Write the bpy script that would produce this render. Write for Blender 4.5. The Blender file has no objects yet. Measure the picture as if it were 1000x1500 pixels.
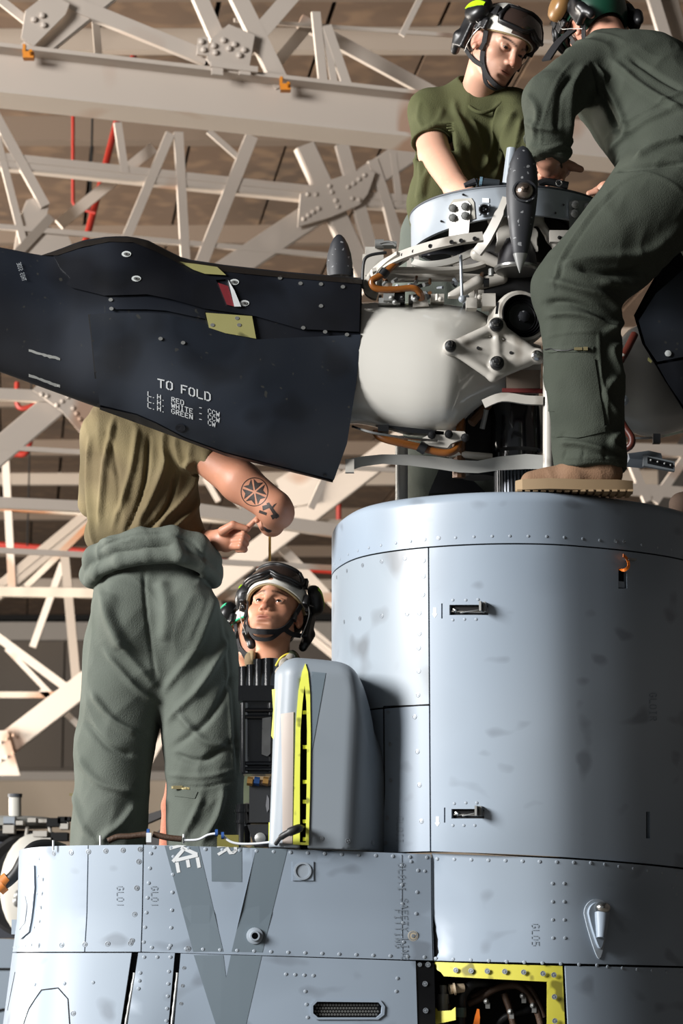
import bpy, bmesh, math, random
import numpy as np
from mathutils import Vector, Matrix, geometry
from mathutils.bvhtree import BVHTree
import openvdb

scene = bpy.context.scene
col = scene.collection
R = math.radians
rng = random.Random(7)

# ------------------------------------------------------------------ camera
FPX = 3500.0                       # focal length in pixels of the 1000x1500 frame
TH = math.atan(649.0 / FPX)        # looks up a little
CAM = np.array((0.0, -6.6, 1.6))
cd = bpy.data.cameras.new('camera')
cd.sensor_fit = 'VERTICAL'; cd.sensor_height = 36.0; cd.sensor_width = 24.0
cd.lens = FPX / 1500.0 * 36.0
cd.clip_end = 300
cam = bpy.data.objects.new('camera', cd); col.objects.link(cam)
cam.location = CAM; cam.rotation_euler = (math.pi / 2 + TH, 0, 0)
cd.dof.use_dof = True; cd.dof.focus_distance = 7.1; cd.dof.aperture_fstop = 7.0
scene.camera = cam

# ------------------------------------------------------------------ light and exposure
scene.view_settings.view_transform = 'Standard'
scene.view_settings.look = 'None'
scene.view_settings.gamma = 1.0
scene.view_settings.use_curve_mapping = False
scene.view_settings.exposure = 0.0
wd = bpy.data.worlds.new('overcast_sky'); scene.world = wd; wd.use_nodes = True
bgn = wd.node_tree.nodes['Background']
bgn.inputs[0].default_value = (0.9, 0.95, 1.0, 1); bgn.inputs[1].default_value = 0.17

def area(name, loc, target, sx, sy, power, color):
    l = bpy.data.lights.new(name, 'AREA'); l.shape = 'RECTANGLE'; l.size = sx; l.size_y = sy
    l.energy = power; l.color = color
    o = bpy.data.objects.new(name, l); col.objects.link(o); o.location = loc
    d = Vector(target) - Vector(loc); o.rotation_euler = d.to_track_quat('-Z', 'Y').to_euler()
    return o
area('hangar_door_daylight', (-11.2, -6.0, 6.6), (0.1, 0.5, 2.6), 4.5, 4.5, 4700, (1.0, 0.985, 0.97))
area('far_truss_fill', (-22.0, 14.0, 2.5), (4.0, 34.0, 9.5), 16.0, 8.0, 22000, (1.0, 0.92, 0.82))  # added warm fill lamp, brightens the roof trusses and back wall

# ------------------------------------------------------------------ helpers
def ray(px, py):
    a = 750.0 - py
    return np.array((px - 500.0, FPX * math.cos(TH) - a * math.sin(TH), FPX * math.sin(TH) + a * math.cos(TH)))
def W(px, py, Y=0.0, t=0.0):
    d = ray(px, py); s = (Y - CAM[1]) / (d[1] - t * d[0])
    return CAM + s * d
def WZ(px, py, z):
    d = ray(px, py); return CAM + d * ((z - CAM[2]) / d[2])
def sc(Y): return FPX / (Y + 6.6) * 1.0
def M_(px, Y): return px / sc(Y)

def lin(h):
    h = h.lstrip('#'); o = []
    for i in (0, 2, 4):
        c = int(h[i:i+2], 16) / 255
        o.append(c / 12.92 if c <= 0.04045 else ((c + 0.055) / 1.055) ** 2.4)
    return (*o, 1.0)

MATS = {}
def mat(name, colr, rough=0.5, metal=0.0, var=0.0, vs=6.0, bump=0.0, bs=60.0, dirt=None, coat=0.0, stretch=None, spec=0.5, emit=0.0):
    if name in MATS: return MATS[name]
    m = bpy.data.materials.new(name); m.use_nodes = True
    nt = m.node_tree; N = nt.nodes; L = nt.links
    b = N['Principled BSDF']
    c = lin(colr)
    b.inputs['Base Color'].default_value = c
    b.inputs['Roughness'].default_value = rough
    b.inputs['Metallic'].default_value = metal
    b.inputs['Specular IOR Level'].default_value = spec
    if coat: b.inputs['Coat Weight'].default_value = coat; b.inputs['Coat Roughness'].default_value = 0.08
    if emit: b.inputs['Emission Color'].default_value = c; b.inputs['Emission Strength'].default_value = emit
    tc = N.new('ShaderNodeTexCoord'); src = tc.outputs['Object']
    if stretch:
        mp = N.new('ShaderNodeMapping'); mp.inputs['Scale'].default_value = stretch
        L.new(src, mp.inputs[0]); src = mp.outputs[0]
    last = None
    if var:
        n = N.new('ShaderNodeTexNoise'); n.inputs['Scale'].default_value = vs; n.inputs['Detail'].default_value = 6; n.inputs['Roughness'].default_value = 0.17
        L.new(src, n.inputs['Vector'])
        mr = N.new('ShaderNodeMapRange'); mr.inputs[1].default_value = 0.3; mr.inputs[2].default_value = 0.17
        mr.inputs[3].default_value = 1 - var; mr.inputs[4].default_value = 1 + var
        L.new(n.outputs[0], mr.inputs[0])
        mx = N.new('ShaderNodeMix'); mx.data_type = 'RGBA'; mx.blend_type = 'MULTIPLY'; mx.inputs[0].default_value = 1
        mx.inputs[6].default_value = c; L.new(mr.outputs[0], mx.inputs[7]); last = mx.outputs[2]
        mr2 = N.new('ShaderNodeMapRange'); mr2.inputs[1].default_value = .3; mr2.inputs[2].default_value = .7
        mr2.inputs[3].default_value = max(rough - .08, .02); mr2.inputs[4].default_value = min(rough + .08, 1)
        L.new(n.outputs[0], mr2.inputs[0]); L.new(mr2.outputs[0], b.inputs['Roughness'])
    for dd in (dirt or []):
        dc, ds, lo, hi, amt = dd[:5]
        n = N.new('ShaderNodeTexNoise'); n.inputs['Scale'].default_value = ds; n.inputs['Detail'].default_value = 8; n.inputs['Roughness'].default_value = 0.17
        v = src
        if len(dd) > 5:
            mp = N.new('ShaderNodeMapping'); mp.inputs['Scale'].default_value = dd[5]; mp.inputs['Location'].default_value = (3.1, 1.7, .4)
            L.new(tc.outputs['Object'], mp.inputs[0]); v = mp.outputs[0]
        L.new(v, n.inputs['Vector'])
        mr = N.new('ShaderNodeMapRange'); mr.inputs[1].default_value = lo; mr.inputs[2].default_value = hi
        mr.inputs[3].default_value = 0; mr.inputs[4].default_value = amt; L.new(n.outputs[0], mr.inputs[0])
        mx = N.new('ShaderNodeMix'); mx.data_type = 'RGBA'; L.new(mr.outputs[0], mx.inputs[0])
        if last is None: mx.inputs[6].default_value = c
        else: L.new(last, mx.inputs[6])
        mx.inputs[7].default_value = lin(dc); last = mx.outputs[2]
    if last is not None: L.new(last, b.inputs['Base Color'])
    if bump:
        n = N.new('ShaderNodeTexNoise'); n.inputs['Scale'].default_value = bs; n.inputs['Detail'].default_value = 5
        L.new(src, n.inputs['Vector'])
        bp = N.new('ShaderNodeBump'); bp.inputs['Strength'].default_value = bump; bp.inputs['Distance'].default_value = 0.01
        L.new(n.outputs[0], bp.inputs['Height']); L.new(bp.outputs[0], b.inputs['Normal'])
    MATS[name] = m
    return m

def link(name, me, m=None, parent=None, mw=None, smooth=None, kind=None, label=None):
    o = bpy.data.objects.new(name, me); col.objects.link(o)
    if m is not None and not me.materials:
        for q in (m if isinstance(m, (list, tuple)) else [m]): me.materials.append(q)
    o.matrix_basis = mw if mw is not None else Matrix()
    if parent is not None:
        o.parent = parent; o.matrix_parent_inverse = world_of(parent).inverted()
    if smooth is not None and len(me.polygons):
        me.polygons.foreach_set('use_smooth', [True] * len(me.polygons))
        if smooth > 0: me.set_sharp_from_angle(angle=R(smooth))
    if kind: o['kind'] = kind
    if label: o['label'] = label
    return o
def world_of(o):
    m = o.matrix_basis.copy()
    if o.parent is not None: m = world_of(o.parent) @ o.matrix_parent_inverse @ m
    return m
def thing(name, label, cat, loc, group=None):
    o = bpy.data.objects.new(name, None); col.objects.link(o)
    o.empty_display_size = 0.1; o.location = Vector(loc); o['label'] = label; o['category'] = cat
    if group: o['group'] = group
    return o
def tag(o, label, cat, group=None):
    o['label'] = label; o['category'] = cat
    if group: o['group'] = group
    return o

class MB:
    def __init__(s): s.v = []; s.f = []
    def add(s, vs, fs):
        k = len(s.v); s.v += [tuple(map(float, p)) for p in vs]; s.f += [tuple(i + k for i in f) for f in fs]; return s
    def mesh(s, name):
        me = bpy.data.meshes.new(name); me.from_pydata(s.v, [], s.f); me.validate()
        bm = bmesh.new(); bm.from_mesh(me); bmesh.ops.recalc_face_normals(bm, faces=bm.faces); bm.to_mesh(me); bm.free()
        return me
    def build(s, name, m, parent=None, smooth=35, **k): return link(name, s.mesh(name), m, parent, smooth=smooth, **k)
    def box(s, c, h, rot=None):
        """centre, half sizes, rotation matrix whose columns are the axes"""
        c = np.array(c, float); A = np.eye(3) if rot is None else np.array(rot, float)
        vs = [c + A @ (np.array((i, j, k)) * np.array(h)) for i in (-1, 1) for j in (-1, 1) for k in (-1, 1)]
        return s.add(vs, [(0,1,3,2),(4,6,7,5),(0,4,5,1),(2,3,7,6),(0,2,6,4),(1,5,7,3)])
    def beam(s, a, b, w, d, nrm):
        a = np.array(a, float); b = np.array(b, float); x = b - a; L = np.linalg.norm(x); x /= L
        n = np.array(nrm, float); n = n - x * (n @ x); n /= np.linalg.norm(n); y = np.cross(n, x)
        return s.box((a + b) / 2, (L / 2, w / 2, d / 2), np.stack([x, y, n], 1))
    def tube(s, pts, r, n=10, caps=True, closed=False):
        P = [np.array(p, float) for p in pts]; m = len(P)
        rs = r if isinstance(r, (list, tuple)) else [r] * m
        up = None; rings = []
        for i in range(m):
            if closed: t = P[(i + 1) % m] - P[i - 1]
            else: t = P[min(i + 1, m - 1)] - P[max(i - 1, 0)]
            t = t / (np.linalg.norm(t) + 1e-12)
            if up is None:
                up = np.array((0, 0, 1.)) if abs(t[2]) < 0.9 else np.array((1., 0, 0))
            up = up - t * (up @ t); up /= np.linalg.norm(up) + 1e-12; sd = np.cross(t, up)
            rings.append([P[i] + rs[i] * (math.cos(2*math.pi*j/n) * up + math.sin(2*math.pi*j/n) * sd) for j in range(n)])
        vs = [p for g in rings for p in g]; fs = []
        for i in range(m if closed else m - 1):
            q = (i + 1) % m
            for j in range(n): fs.append((i*n+j, i*n+(j+1)%n, q*n+(j+1)%n, q*n+j))
        if caps and not closed: fs += [tuple(range(n))[::-1], tuple((m-1)*n+j for j in range(n))]
        return s.add(vs, fs)
    def ribbon(s, pts, nrms, w, t):
        """flat strap: width w across, thickness t along the normals"""
        P = [np.array(p, float) for p in pts]; m = len(P); vs = []; fs = []
        for i in range(m):
            tg = P[min(i+1, m-1)] - P[max(i-1, 0)]; tg /= np.linalg.norm(tg)
            n = np.array(nrms[i] if isinstance(nrms, list) else nrms, float); n -= tg * (n @ tg); n /= np.linalg.norm(n)
            sd = np.cross(n, tg)
            ww = w[i] if isinstance(w, (list, tuple)) else w
            for a, b in ((-1,-1),(1,-1),(1,1),(-1,1)): vs.append(P[i] + sd * ww/2 * a + n * t/2 * b)
        for i in range(m - 1):
            for j in range(4): fs.append((i*4+j, i*4+(j+1)%4, (i+1)*4+(j+1)%4, (i+1)*4+j))
        fs += [(3,2,1,0), tuple((m-1)*4+j for j in range(4))]
        return s.add(vs, fs)
    def lathe(s, prof, o, ax, n=24):
        """profile [(radius, height)] about axis ax through o"""
        o = np.array(o, float); ax = np.array(ax, float); ax /= np.linalg.norm(ax)
        u = np.cross(ax, (0, 0, 1.)); 
        if np.linalg.norm(u) < 1e-3: u = np.array((1., 0, 0))
        u /= np.linalg.norm(u); v = np.cross(ax, u); vs = []; fs = []; m = len(prof)
        for (r, h) in prof:
            for j in range(n):
                a = 2*math.pi*j/n; vs.append(o + ax*h + r*(math.cos(a)*u + math.sin(a)*v))
        for i in range(m - 1):
            for j in range(n): fs.append((i*n+j, i*n+(j+1)%n, (i+1)*n+(j+1)%n, (i+1)*n+j))
        if prof[0][0] > 1e-6: fs.append(tuple(range(n))[::-1])
        if prof[-1][0] > 1e-6: fs.append(tuple((m-1)*n+j for j in range(n)))
        return s.add(vs, fs)
    def ell(s, c, r, rot=None, nu=16, nv=10):
        A = np.eye(3) if rot is None else np.array(rot, float); c = np.array(c, float); vs = []; fs = []
        for i in range(nv + 1):
            t = math.pi * i / nv
            for j in range(nu):
                a = 2*math.pi*j/nu
                vs.append(c + A @ np.array((r[0]*math.sin(t)*math.cos(a), r[1]*math.sin(t)*math.sin(a), r[2]*math.cos(t))))
        for i in range(nv):
            for j in range(nu): fs.append((i*nu+j, i*nu+(j+1)%nu, (i+1)*nu+(j+1)%nu, (i+1)*nu+j))
        return s.add(vs, fs)
    def extrude(s, poly, dvec):
        k = len(poly); dv = np.array(dvec, float); P = [np.array(p, float) for p in poly]
        vs = P + [p + dv for p in P]
        return s.add(vs, [tuple(range(k)), tuple(range(2*k-1, k-1, -1))] + [(i, (i+1)%k, (i+1)%k+k, i+k) for i in range(k)])
    def grid(s, rows, closed=False):
        n = len(rows[0]); m = len(rows); fs = []
        for i in range(m - 1):
            for j in range(n if closed else n - 1): fs.append((i*n+j, i*n+(j+1)%n, (i+1)*n+(j+1)%n, (i+1)*n+j))
        return s.add([p for r in rows for p in r], fs)

def smooth_path(pts, n=6):
    P = [np.array(p, float) for p in pts]; out = []
    for i in range(len(P) - 1):
        p0, p1, p2, p3 = P[max(i-1,0)], P[i], P[i+1], P[min(i+2, len(P)-1)]
        for k in range(n):
            t = k / n
            out.append(0.5*((2*p1)+(-p0+p2)*t+(2*p0-5*p1+4*p2-p3)*t*t+(-p0+3*p1-3*p2+p3)*t**3))
    out.append(P[-1]); return out

def inside(p, poly):
    c = False; n = len(poly); x, y = p
    for i in range(n):
        x1, y1 = poly[i]; x2, y2 = poly[i-1]
        if (y1 > y) != (y2 > y) and x < (x2-x1)*(y-y1)/(y2-y1)+x1: c = not c
    return c
def subdiv(poly, step):
    out = []
    for i in range(len(poly)):
        a = np.array(poly[i], float); b = np.array(poly[(i+1) % len(poly)], float)
        k = max(1, int(np.linalg.norm(b - a) / step))
        out += [tuple(a + (b-a)*j/k) for j in range(k)]
    return out
def inset(poly, d):
    """shrinks a 2-D polygon (given either way round) by d"""
    n = len(poly); A = sum(poly[i][0]*poly[(i+1)%n][1]-poly[(i+1)%n][0]*poly[i][1] for i in range(n)); sg = 1 if A > 0 else -1
    out = []
    for i in range(n):
        p0, p1, p2 = (np.array(poly[j % n], float) for j in (i-1, i, i+1))
        e1 = (p1-p0)/np.linalg.norm(p1-p0); e2 = (p2-p1)/np.linalg.norm(p2-p1)
        n1 = np.array((-e1[1], e1[0]))*sg; n2 = np.array((-e2[1], e2[0]))*sg
        b = n1+n2; b /= max(np.linalg.norm(b), 1e-6); q = max(b @ n1, 0.4)
        out.append(tuple(p1 + b*d/q))
    return out
def patch(name, poly, fn, m, parent, step, thick=0.004, lift=0.0, holes=(), hole_depth=0.02, smooth=35, **kw):
    """a sheet cut to the 2-D outline and laid on the surface fn(p, offset)"""
    loops = [subdiv(poly, step)] + [subdiv(h, step) for h in holes]
    vs = []; ed = []
    for lp in loops:
        k = len(vs); vs += [Vector(p) for p in lp]; ed += [(k+i, k+(i+1) % len(lp)) for i in range(len(lp))]
    xs = [p[0] for p in poly]; ys = [p[1] for p in poly]
    x = min(xs) + step/2
    while x < max(xs):
        y = min(ys) + step/2
        while y < max(ys):
            p = (x, y)
            if inside(p, loops[0]) and not any(inside(p, h) for h in loops[1:]): vs.append(Vector(p))
            y += step
        x += step
    V, E, F, *_ = geometry.delaunay_2d_cdt(vs, ed, [], 0, 1e-7)
    mb = MB(); keep = []
    for f in F:
        c = sum((V[i] for i in f), Vector((0, 0))) / len(f)
        if inside(c, loops[0]) and not any(inside(c, h) for h in loops[1:]): keep.append(tuple(f))
    mb.add([fn(p, lift) for p in V], keep)
    for li, lp in enumerate(loops):
        dep = thick if li == 0 else hole_depth
        k = len(lp); mb.add([fn(p, lift) for p in lp] + [fn(p, lift - dep) for p in lp], [(i, (i+1)%k, (i+1)%k+k, i+k) for i in range(k)])
    # the sheet faces outwards (towards growing offset); its rim is a separate skirt so the sheet shades evenly
    p0 = [Vector(fn(V[i], lift)) for i in keep[len(keep)//2]]; c0 = sum((V[i] for i in keep[len(keep)//2]), Vector((0, 0)))/3
    dirv = Vector(fn(c0, lift+.01)) - Vector(fn(c0, lift)); flip = (p0[1]-p0[0]).cross(p0[2]-p0[0]).dot(dirv) < 0
    nk = len(keep); mb.f = [(f[::-1] if flip else f) if q < nk else f for q, f in enumerate(mb.f)]
    me = bpy.data.meshes.new(name); me.from_pydata(mb.v, [], mb.f); me.update()
    return link(name, me, m, parent, smooth=smooth, **kw)

# stencil stroke letters on a 4 x 6 grid: list of (x0,y0,x1,y1)
GL = {'T':[(0,6,4,6),(2,5.2,2,0)],'O':[(.3,5,.3,1),(3.7,5,3.7,1),(.3,5,1.5,6),(3.7,5,2.5,6),(.3,1,1.5,0),(3.7,1,2.5,0)],
'F':[(.4,6,.4,0),(1.3,6,4,6),(1.3,3.2,3,3.2)],'L':[(.4,6,.4,.6),(1.2,0,4,0)],'D':[(.4,6,.4,0),(1.5,6,2.6,6),(2.6,6,3.7,4.8),(3.7,4.8,3.7,1.2),(3.7,1.2,2.6,0),(2.6,0,1.5,0)],
'H':[(.4,6,.4,0),(3.6,6,3.6,0),(1.2,3,2.9,3)],'R':[(.4,6,.4,0),(1.4,6,2.8,6),(2.8,6,3.6,5.2),(3.6,5.2,3.6,4),(3.6,4,1.4,3.1),(2.1,2.7,3.7,0)],
'E':[(.4,6,.4,0),(1.3,6,3.8,6),(1.3,3.1,3,3.1),(1.3,0,3.8,0)],'W':[(.1,6,.8,0),(.8,0,2,4),(2,4,3.2,0),(3.2,0,3.9,6)],'I':[(2,6,2,0),(1,6,3,6),(1,0,3,0)],
'G':[(3.6,5.2,2.6,6),(2.6,6,1.2,6),(.3,5,.3,1),(1.2,0,2.8,0),(3.6,.6,3.6,2.6),(3.6,2.6,2.4,2.6)],'N':[(.4,6,.4,0),(.9,5.6,3.1,.4),(3.6,6,3.6,0)],
'C':[(3.6,5,2.6,6),(2.6,6,1.4,6),(.3,5,.3,1),(1.4,0,2.6,0),(2.6,0,3.6,1)],'-':[(.8,3,3.2,3)],'.':[(.8,0,1.6,0)],'K':[(.4,6,.4,0),(1.1,2.8,3.7,6),(1.6,3.2,3.8,0)],
'S':[(3.7,5.2,2.8,6),(2.8,6,1.2,6),(.3,5,.3,3.8),(.8,3.2,3.2,2.8),(3.7,2.2,3.7,1),(2.8,0,1.2,0),(.3,.8,1.2,0)],'A':[(.2,0,1.8,6),(2.2,6,3.8,0),(1.1,2,2.9,2)],
'Y':[(.2,6,2,3),(3.8,6,2,3),(2,2.6,2,0)],'0':[(.4,5,.4,1),(3.6,5,3.6,1),(1.2,6,2.8,6),(1.2,0,2.8,0)],'1':[(2,6,2,0)],'5':[(3.6,6,.6,6),(.4,6,.4,3.4),(.4,3.3,2.8,3.3),(3.6,2.8,3.6,.8),(2.8,0,.4,0)],
'V':[(.2,6,2,0),(3.8,6,2,0)],'2':[(.4,5.4,1.4,6),(1.4,6,2.8,6),(3.6,5,3.6,3.6),(3.4,3.4,.5,.4),(.5,0,3.8,0)]}
def lettering(name, text, org, ex, ey, fn, m, parent, sw=0.9, adv=5.4, lift=0.0012, **kw):
    """text painted on a surface; ex, ey = one grid unit along and up in the surface's 2-D coordinates"""
    mb = MB(); ex = np.array(ex, float); ey = np.array(ey, float); org = np.array(org, float)
    for i, ch in enumerate(text):
        for (x0, y0, x1, y1) in GL.get(ch, []):
            a = np.array((x0 + i*adv, y0)); b = np.array((x1 + i*adv, y1)); d = b-a; l = np.linalg.norm(d); d /= l
            nn = np.array((-d[1], d[0])) * sw/2; rows = []
            for k in range(4):
                c = a - d*sw*.25 + (d*(l + sw*.5))*k/3
                rows.append([fn(tuple(org + q[0]*ex + q[1]*ey), lift) for q in (c+nn, c-nn)])
            mb.grid(rows)
    return mb.build(name, m, parent, smooth=None, **kw)
# ------------------------------------------------------------------ sculpting: soft unions of tapered solids, meshed
class Vox:
    def __init__(s, lo, hi, h):
        s.lo = np.array(lo, float); s.h = h; s.n = np.ceil((np.array(hi, float) - s.lo) / h).astype(int) + 1
        s.d = np.full(tuple(s.n), 0.06, np.float32)
    def _win(s, lo, hi):
        a = np.clip(np.floor((np.array(lo) - s.lo) / s.h).astype(int), 0, s.n); b = np.clip(np.ceil((np.array(hi) - s.lo) / s.h).astype(int) + 1, 0, s.n)
        if (b <= a).any(): return None
        sl = tuple(slice(i, j) for i, j in zip(a, b))
        ax = [(s.lo[i] + s.h * np.arange(a[i], b[i])).astype(np.float32) for i in range(3)]
        return sl, ax[0][:, None, None], ax[1][None, :, None], ax[2][None, None, :]
    def put(s, fn, lo, hi, k=0.01, op='u'):
        m = 0.02 + k
        w = s._win(np.array(lo) - m, np.array(hi) + m)
        if w is None: return
        sl, X, Y, Z = w; b = fn(X, Y, Z); a = s.d[sl]
        if op == 's': b = -b
        if k <= 0: s.d[sl] = np.minimum(a, b) if op == 'u' else np.maximum(a, b); return
        if op == 'u':
            h = np.clip(.5 + .5 * (a - b) / k, 0, 1); s.d[sl] = a + (b - a) * h - k * h * (1 - h)
        else:
            h = np.clip(.5 - .5 * (a - b) / k, 0, 1); s.d[sl] = a + (b - a) * h + k * h * (1 - h)
    def cone(s, a, b, ra, rb, k=0.01, op='u', sy=1.0):
        a = np.array(a, float); b = np.array(b, float); r = max(ra, rb); yc = (a[1] + b[1]) / 2
        A = a.copy(); B = b.copy(); A[1] = (a[1]-yc)/sy; B[1] = (b[1]-yc)/sy; d = B - A; dd = float(d @ d) + 1e-12
        def fn(X, Y, Z):
            Yq = (Y - yc) / sy
            x = X - A[0]; y = Yq - A[1]; z = Z - A[2]
            t = np.clip((x*d[0] + y*d[1] + z*d[2]) / dd, 0, 1)
            return (np.sqrt((x-t*d[0])**2 + (y-t*d[1])**2 + (z-t*d[2])**2) - (ra + (rb-ra)*t)) * min(1, sy)
        s.put(fn, np.minimum(a, b) - r, np.maximum(a, b) + r, k, op)
    def chain(s, pts, k=0.01, sy=1.0):
        for (a, ra), (b, rb) in zip(pts[:-1], pts[1:]): s.cone(a, b, ra, rb, k, sy=sy)
    def ell(s, c, r, A=None, k=0.01, op='u'):
        c = np.array(c, float); A = np.eye(3) if A is None else np.array(A); r = np.array(r, float); rm = r.max()
        def fn(X, Y, Z):
            x = X-c[0]; y = Y-c[1]; z = Z-c[2]
            q = [(x*A[0,i] + y*A[1,i] + z*A[2,i]) for i in range(3)]
            k0 = np.sqrt(sum((q[i]/r[i])**2 for i in range(3))); k1 = np.sqrt(sum((q[i]/r[i]**2)**2 for i in range(3))) + 1e-9
            return k0 * (k0 - 1) / k1
        s.put(fn, c - rm, c + rm, k, op)
    def box(s, c, h, A=None, k=0.005, rd=0.005, op='u'):
        c = np.array(c, float); A = np.eye(3) if A is None else np.array(A); h = np.array(h, float) - rd; rm = np.linalg.norm(h) + rd
        def fn(X, Y, Z):
            x = X-c[0]; y = Y-c[1]; z = Z-c[2]
            q = [np.abs(x*A[0,i] + y*A[1,i] + z*A[2,i]) - h[i] for i in range(3)]
            return np.sqrt(sum(np.maximum(e, 0)**2 for e in q)) + np.minimum(np.maximum(np.maximum(q[0], q[1]), q[2]), 0) - rd
        s.put(fn, c - rm, c + rm, k, op)
    def half(s, p, n, k=0):
        """cuts away everything on the side n points to"""
        p = np.array(p, float); n = np.array(n, float); n /= np.linalg.norm(n)
        def fn(X, Y, Z): return -((X-p[0])*n[0] + (Y-p[1])*n[1] + (Z-p[2])*n[2])
        s.put(fn, s.lo, s.lo + s.h*s.n, k, 's')
    def mesh(s, adapt=0.0):
        g = openvdb.FloatGrid(0.06); g.copyFromArray(s.d)
        p, t, q = g.convertToPolygons(isovalue=0.0, adaptivity=adapt)
        V = np.array(p, float) * s.h + s.lo
        F = [tuple(f) for f in np.array(t).tolist()] + [tuple(f) for f in np.array(q).tolist()]
        return V, F

def fnormals(V, F):
    me = bpy.data.meshes.new('tmp'); me.from_pydata(V.tolist(), [], F); me.update()
    n = np.zeros(len(V)*3, np.float32); me.vertex_normals.foreach_get('vector', n); bpy.data.meshes.remove(me)
    return n.reshape(-1, 3).astype(float)
def orient(V, F):
    vol = 0.0
    for f in F[::7]:
        a, b, c = V[f[0]], V[f[1]], V[f[2]]; vol += float(np.dot(a - V[0], np.cross(b - V[0], c - V[0])))
    return F if vol > 0 else [f[::-1] for f in F]

_T = np.random.RandomState(3).rand(32, 32, 32).astype(np.float32)
def noise3(P):
    i = np.floor(P).astype(int); f = P - i; f = f*f*(3-2*f); out = 0
    for dx in (0, 1):
        for dy in (0, 1):
            for dz in (0, 1):
                w = (f[:,0] if dx else 1-f[:,0]) * (f[:,1] if dy else 1-f[:,1]) * (f[:,2] if dz else 1-f[:,2])
                out = out + w * _T[(i[:,0]+dx) % 32, (i[:,1]+dy) % 32, (i[:,2]+dz) % 32]
    return out
def ridged(P): return 1 - np.abs(2 * noise3(P) - 1) * 2
def folds(V, N, amp, scale, ang=0.0, warp=0.5, seed=0.0):
    """cloth folds: ridges running along the direction ang (radians from vertical, in the x-z plane)"""
    c, s_ = math.cos(ang), math.sin(ang)
    u = V[:,0]*c + V[:,2]*s_; w = -V[:,0]*s_ + V[:,2]*c
    Q = np.stack([u*scale[0], V[:,1]*scale[1], w*scale[2]], 1) + seed
    Q2 = np.stack([V[:,0]*6, V[:,1]*6, V[:,2]*6], 1) + seed + 9.3
    Q[:,0] += warp * (noise3(Q2) - .5) * 3
    return V + N * (amp * ridged(Q))[:, None]
def strokes(V, N, lst, Y):
    """hand-placed folds, creases and seams: (pixel polyline at depth Y, width m, height m)"""
    fw = np.clip(-N[:,1] * 2 + .3, 0, 1); D = np.zeros(len(V))
    for (pl, w, a) in lst:
        P = [W(p[0], p[1], Y)[[0, 2]] for p in pl]
        if len(P) > 2: P = smooth_path(P, 5)
        X = V[:, [0, 2]]; lo = np.min(P, 0) - 3*w; hi = np.max(P, 0) + 3*w
        idx = np.where(((X > lo) & (X < hi)).all(1))[0]
        if not len(idx): continue
        best = np.full(len(idx), 9.0); taper = np.ones(len(idx)); m = len(P) - 1
        for i in range(m):
            a0, b0 = P[i], P[i+1]; d = b0-a0; t = np.clip(((X[idx]-a0) @ d) / (d @ d + 1e-12), 0, 1)
            q = np.linalg.norm(X[idx] - a0 - t[:,None]*d, axis=1); s_ = (i + t) / m
            better = q < best; best = np.where(better, q, best)
            taper = np.where(better, np.clip(np.minimum(s_, 1-s_)*5 + .25, 0, 1), taper)
        ga = 1.6 if abs(a) > .0065 else 1.0
        D[idx] += a * ga * np.exp(-(best/(w*.8 if ga > 1 else w))**2) * taper * fw[idx]
    return V + N * D[:, None]
def to_mesh(name, V, F):
    me = bpy.data.meshes.new(name); me.from_pydata(V.tolist(), [], F); me.update(); return me
def set_attr(me, C):
    a = me.color_attributes.new('tint', 'FLOAT_COLOR', 'POINT')
    a.data.foreach_set('color', np.concatenate([C, np.ones((len(C), 1))], 1).astype(np.float32).ravel())
def bvh_of(V, F): return BVHTree.FromPolygons([Vector(v) for v in V], F)
def onto(bvh, far=9.5):
    """maps an image point to the surface seen there; offset is along the surface normal"""
    def fn(p, off):
        d = Vector(ray(p[0], p[1])).normalized(); h = bvh.ray_cast(Vector(CAM), d, 60)
        if h[0] is None:
            n = bvh.find_nearest(Vector(W(p[0], p[1], 0.4))); return n[0] + n[1]*off
        n = h[1] if h[1].dot(d) < 0 else -h[1]
        return h[0] + n * off
    return fn
# ------------------------------------------------------------------ materials
m_white_steel = mat('cream_painted_steel', '#cbbfb3', .55, var=.05, vs=3, dirt=[('#a0673a', 1.6, .66, .72, .55)])
m_rust_steel = mat('rusty_cream_steel', '#c4b8a9', .6, var=.06, vs=3, dirt=[('#a3622c', 1.3, .53, .62, .9), ('#8f8578', 3, .5, .7, .4)])
m_grey_shaded_steel = mat('grey_and_shaded_steel', '#9f9387', .6, var=.06, vs=2)
m_roof = mat('brown_roof_board', '#6b5645', .9, var=.22, vs=1.6, dirt=[('#3f352c', .55, .5, .75, .6), ('#836a52', 4.5, .5, .75, .5)], bump=.3, bs=5)
m_purlin = mat('weathered_purlin', '#6f6053', .8, var=.15, vs=1)
m_dark = mat('black_parts_and_shade', '#0b0b0c', .9)  # near-black: painted-in shade for hollows and gaps, also plain dark parts
m_red = mat('red_pipe_paint', '#9e2a1e', .45, var=.08, vs=4)
m_conc = mat('pale_concrete', '#b3a697', .9, var=.07, vs=1.2, dirt=[('#94887a', .4, .45, .7, .6)])
m_wallgrey = mat('grey_wall_panel', '#58514b', .8, var=.12, vs=.5, dirt=[('#6d635a', .25, .45, .7, .6)])
m_floor = mat('concrete_floor', '#5c5750', .7, var=.08, vs=.8)

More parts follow.
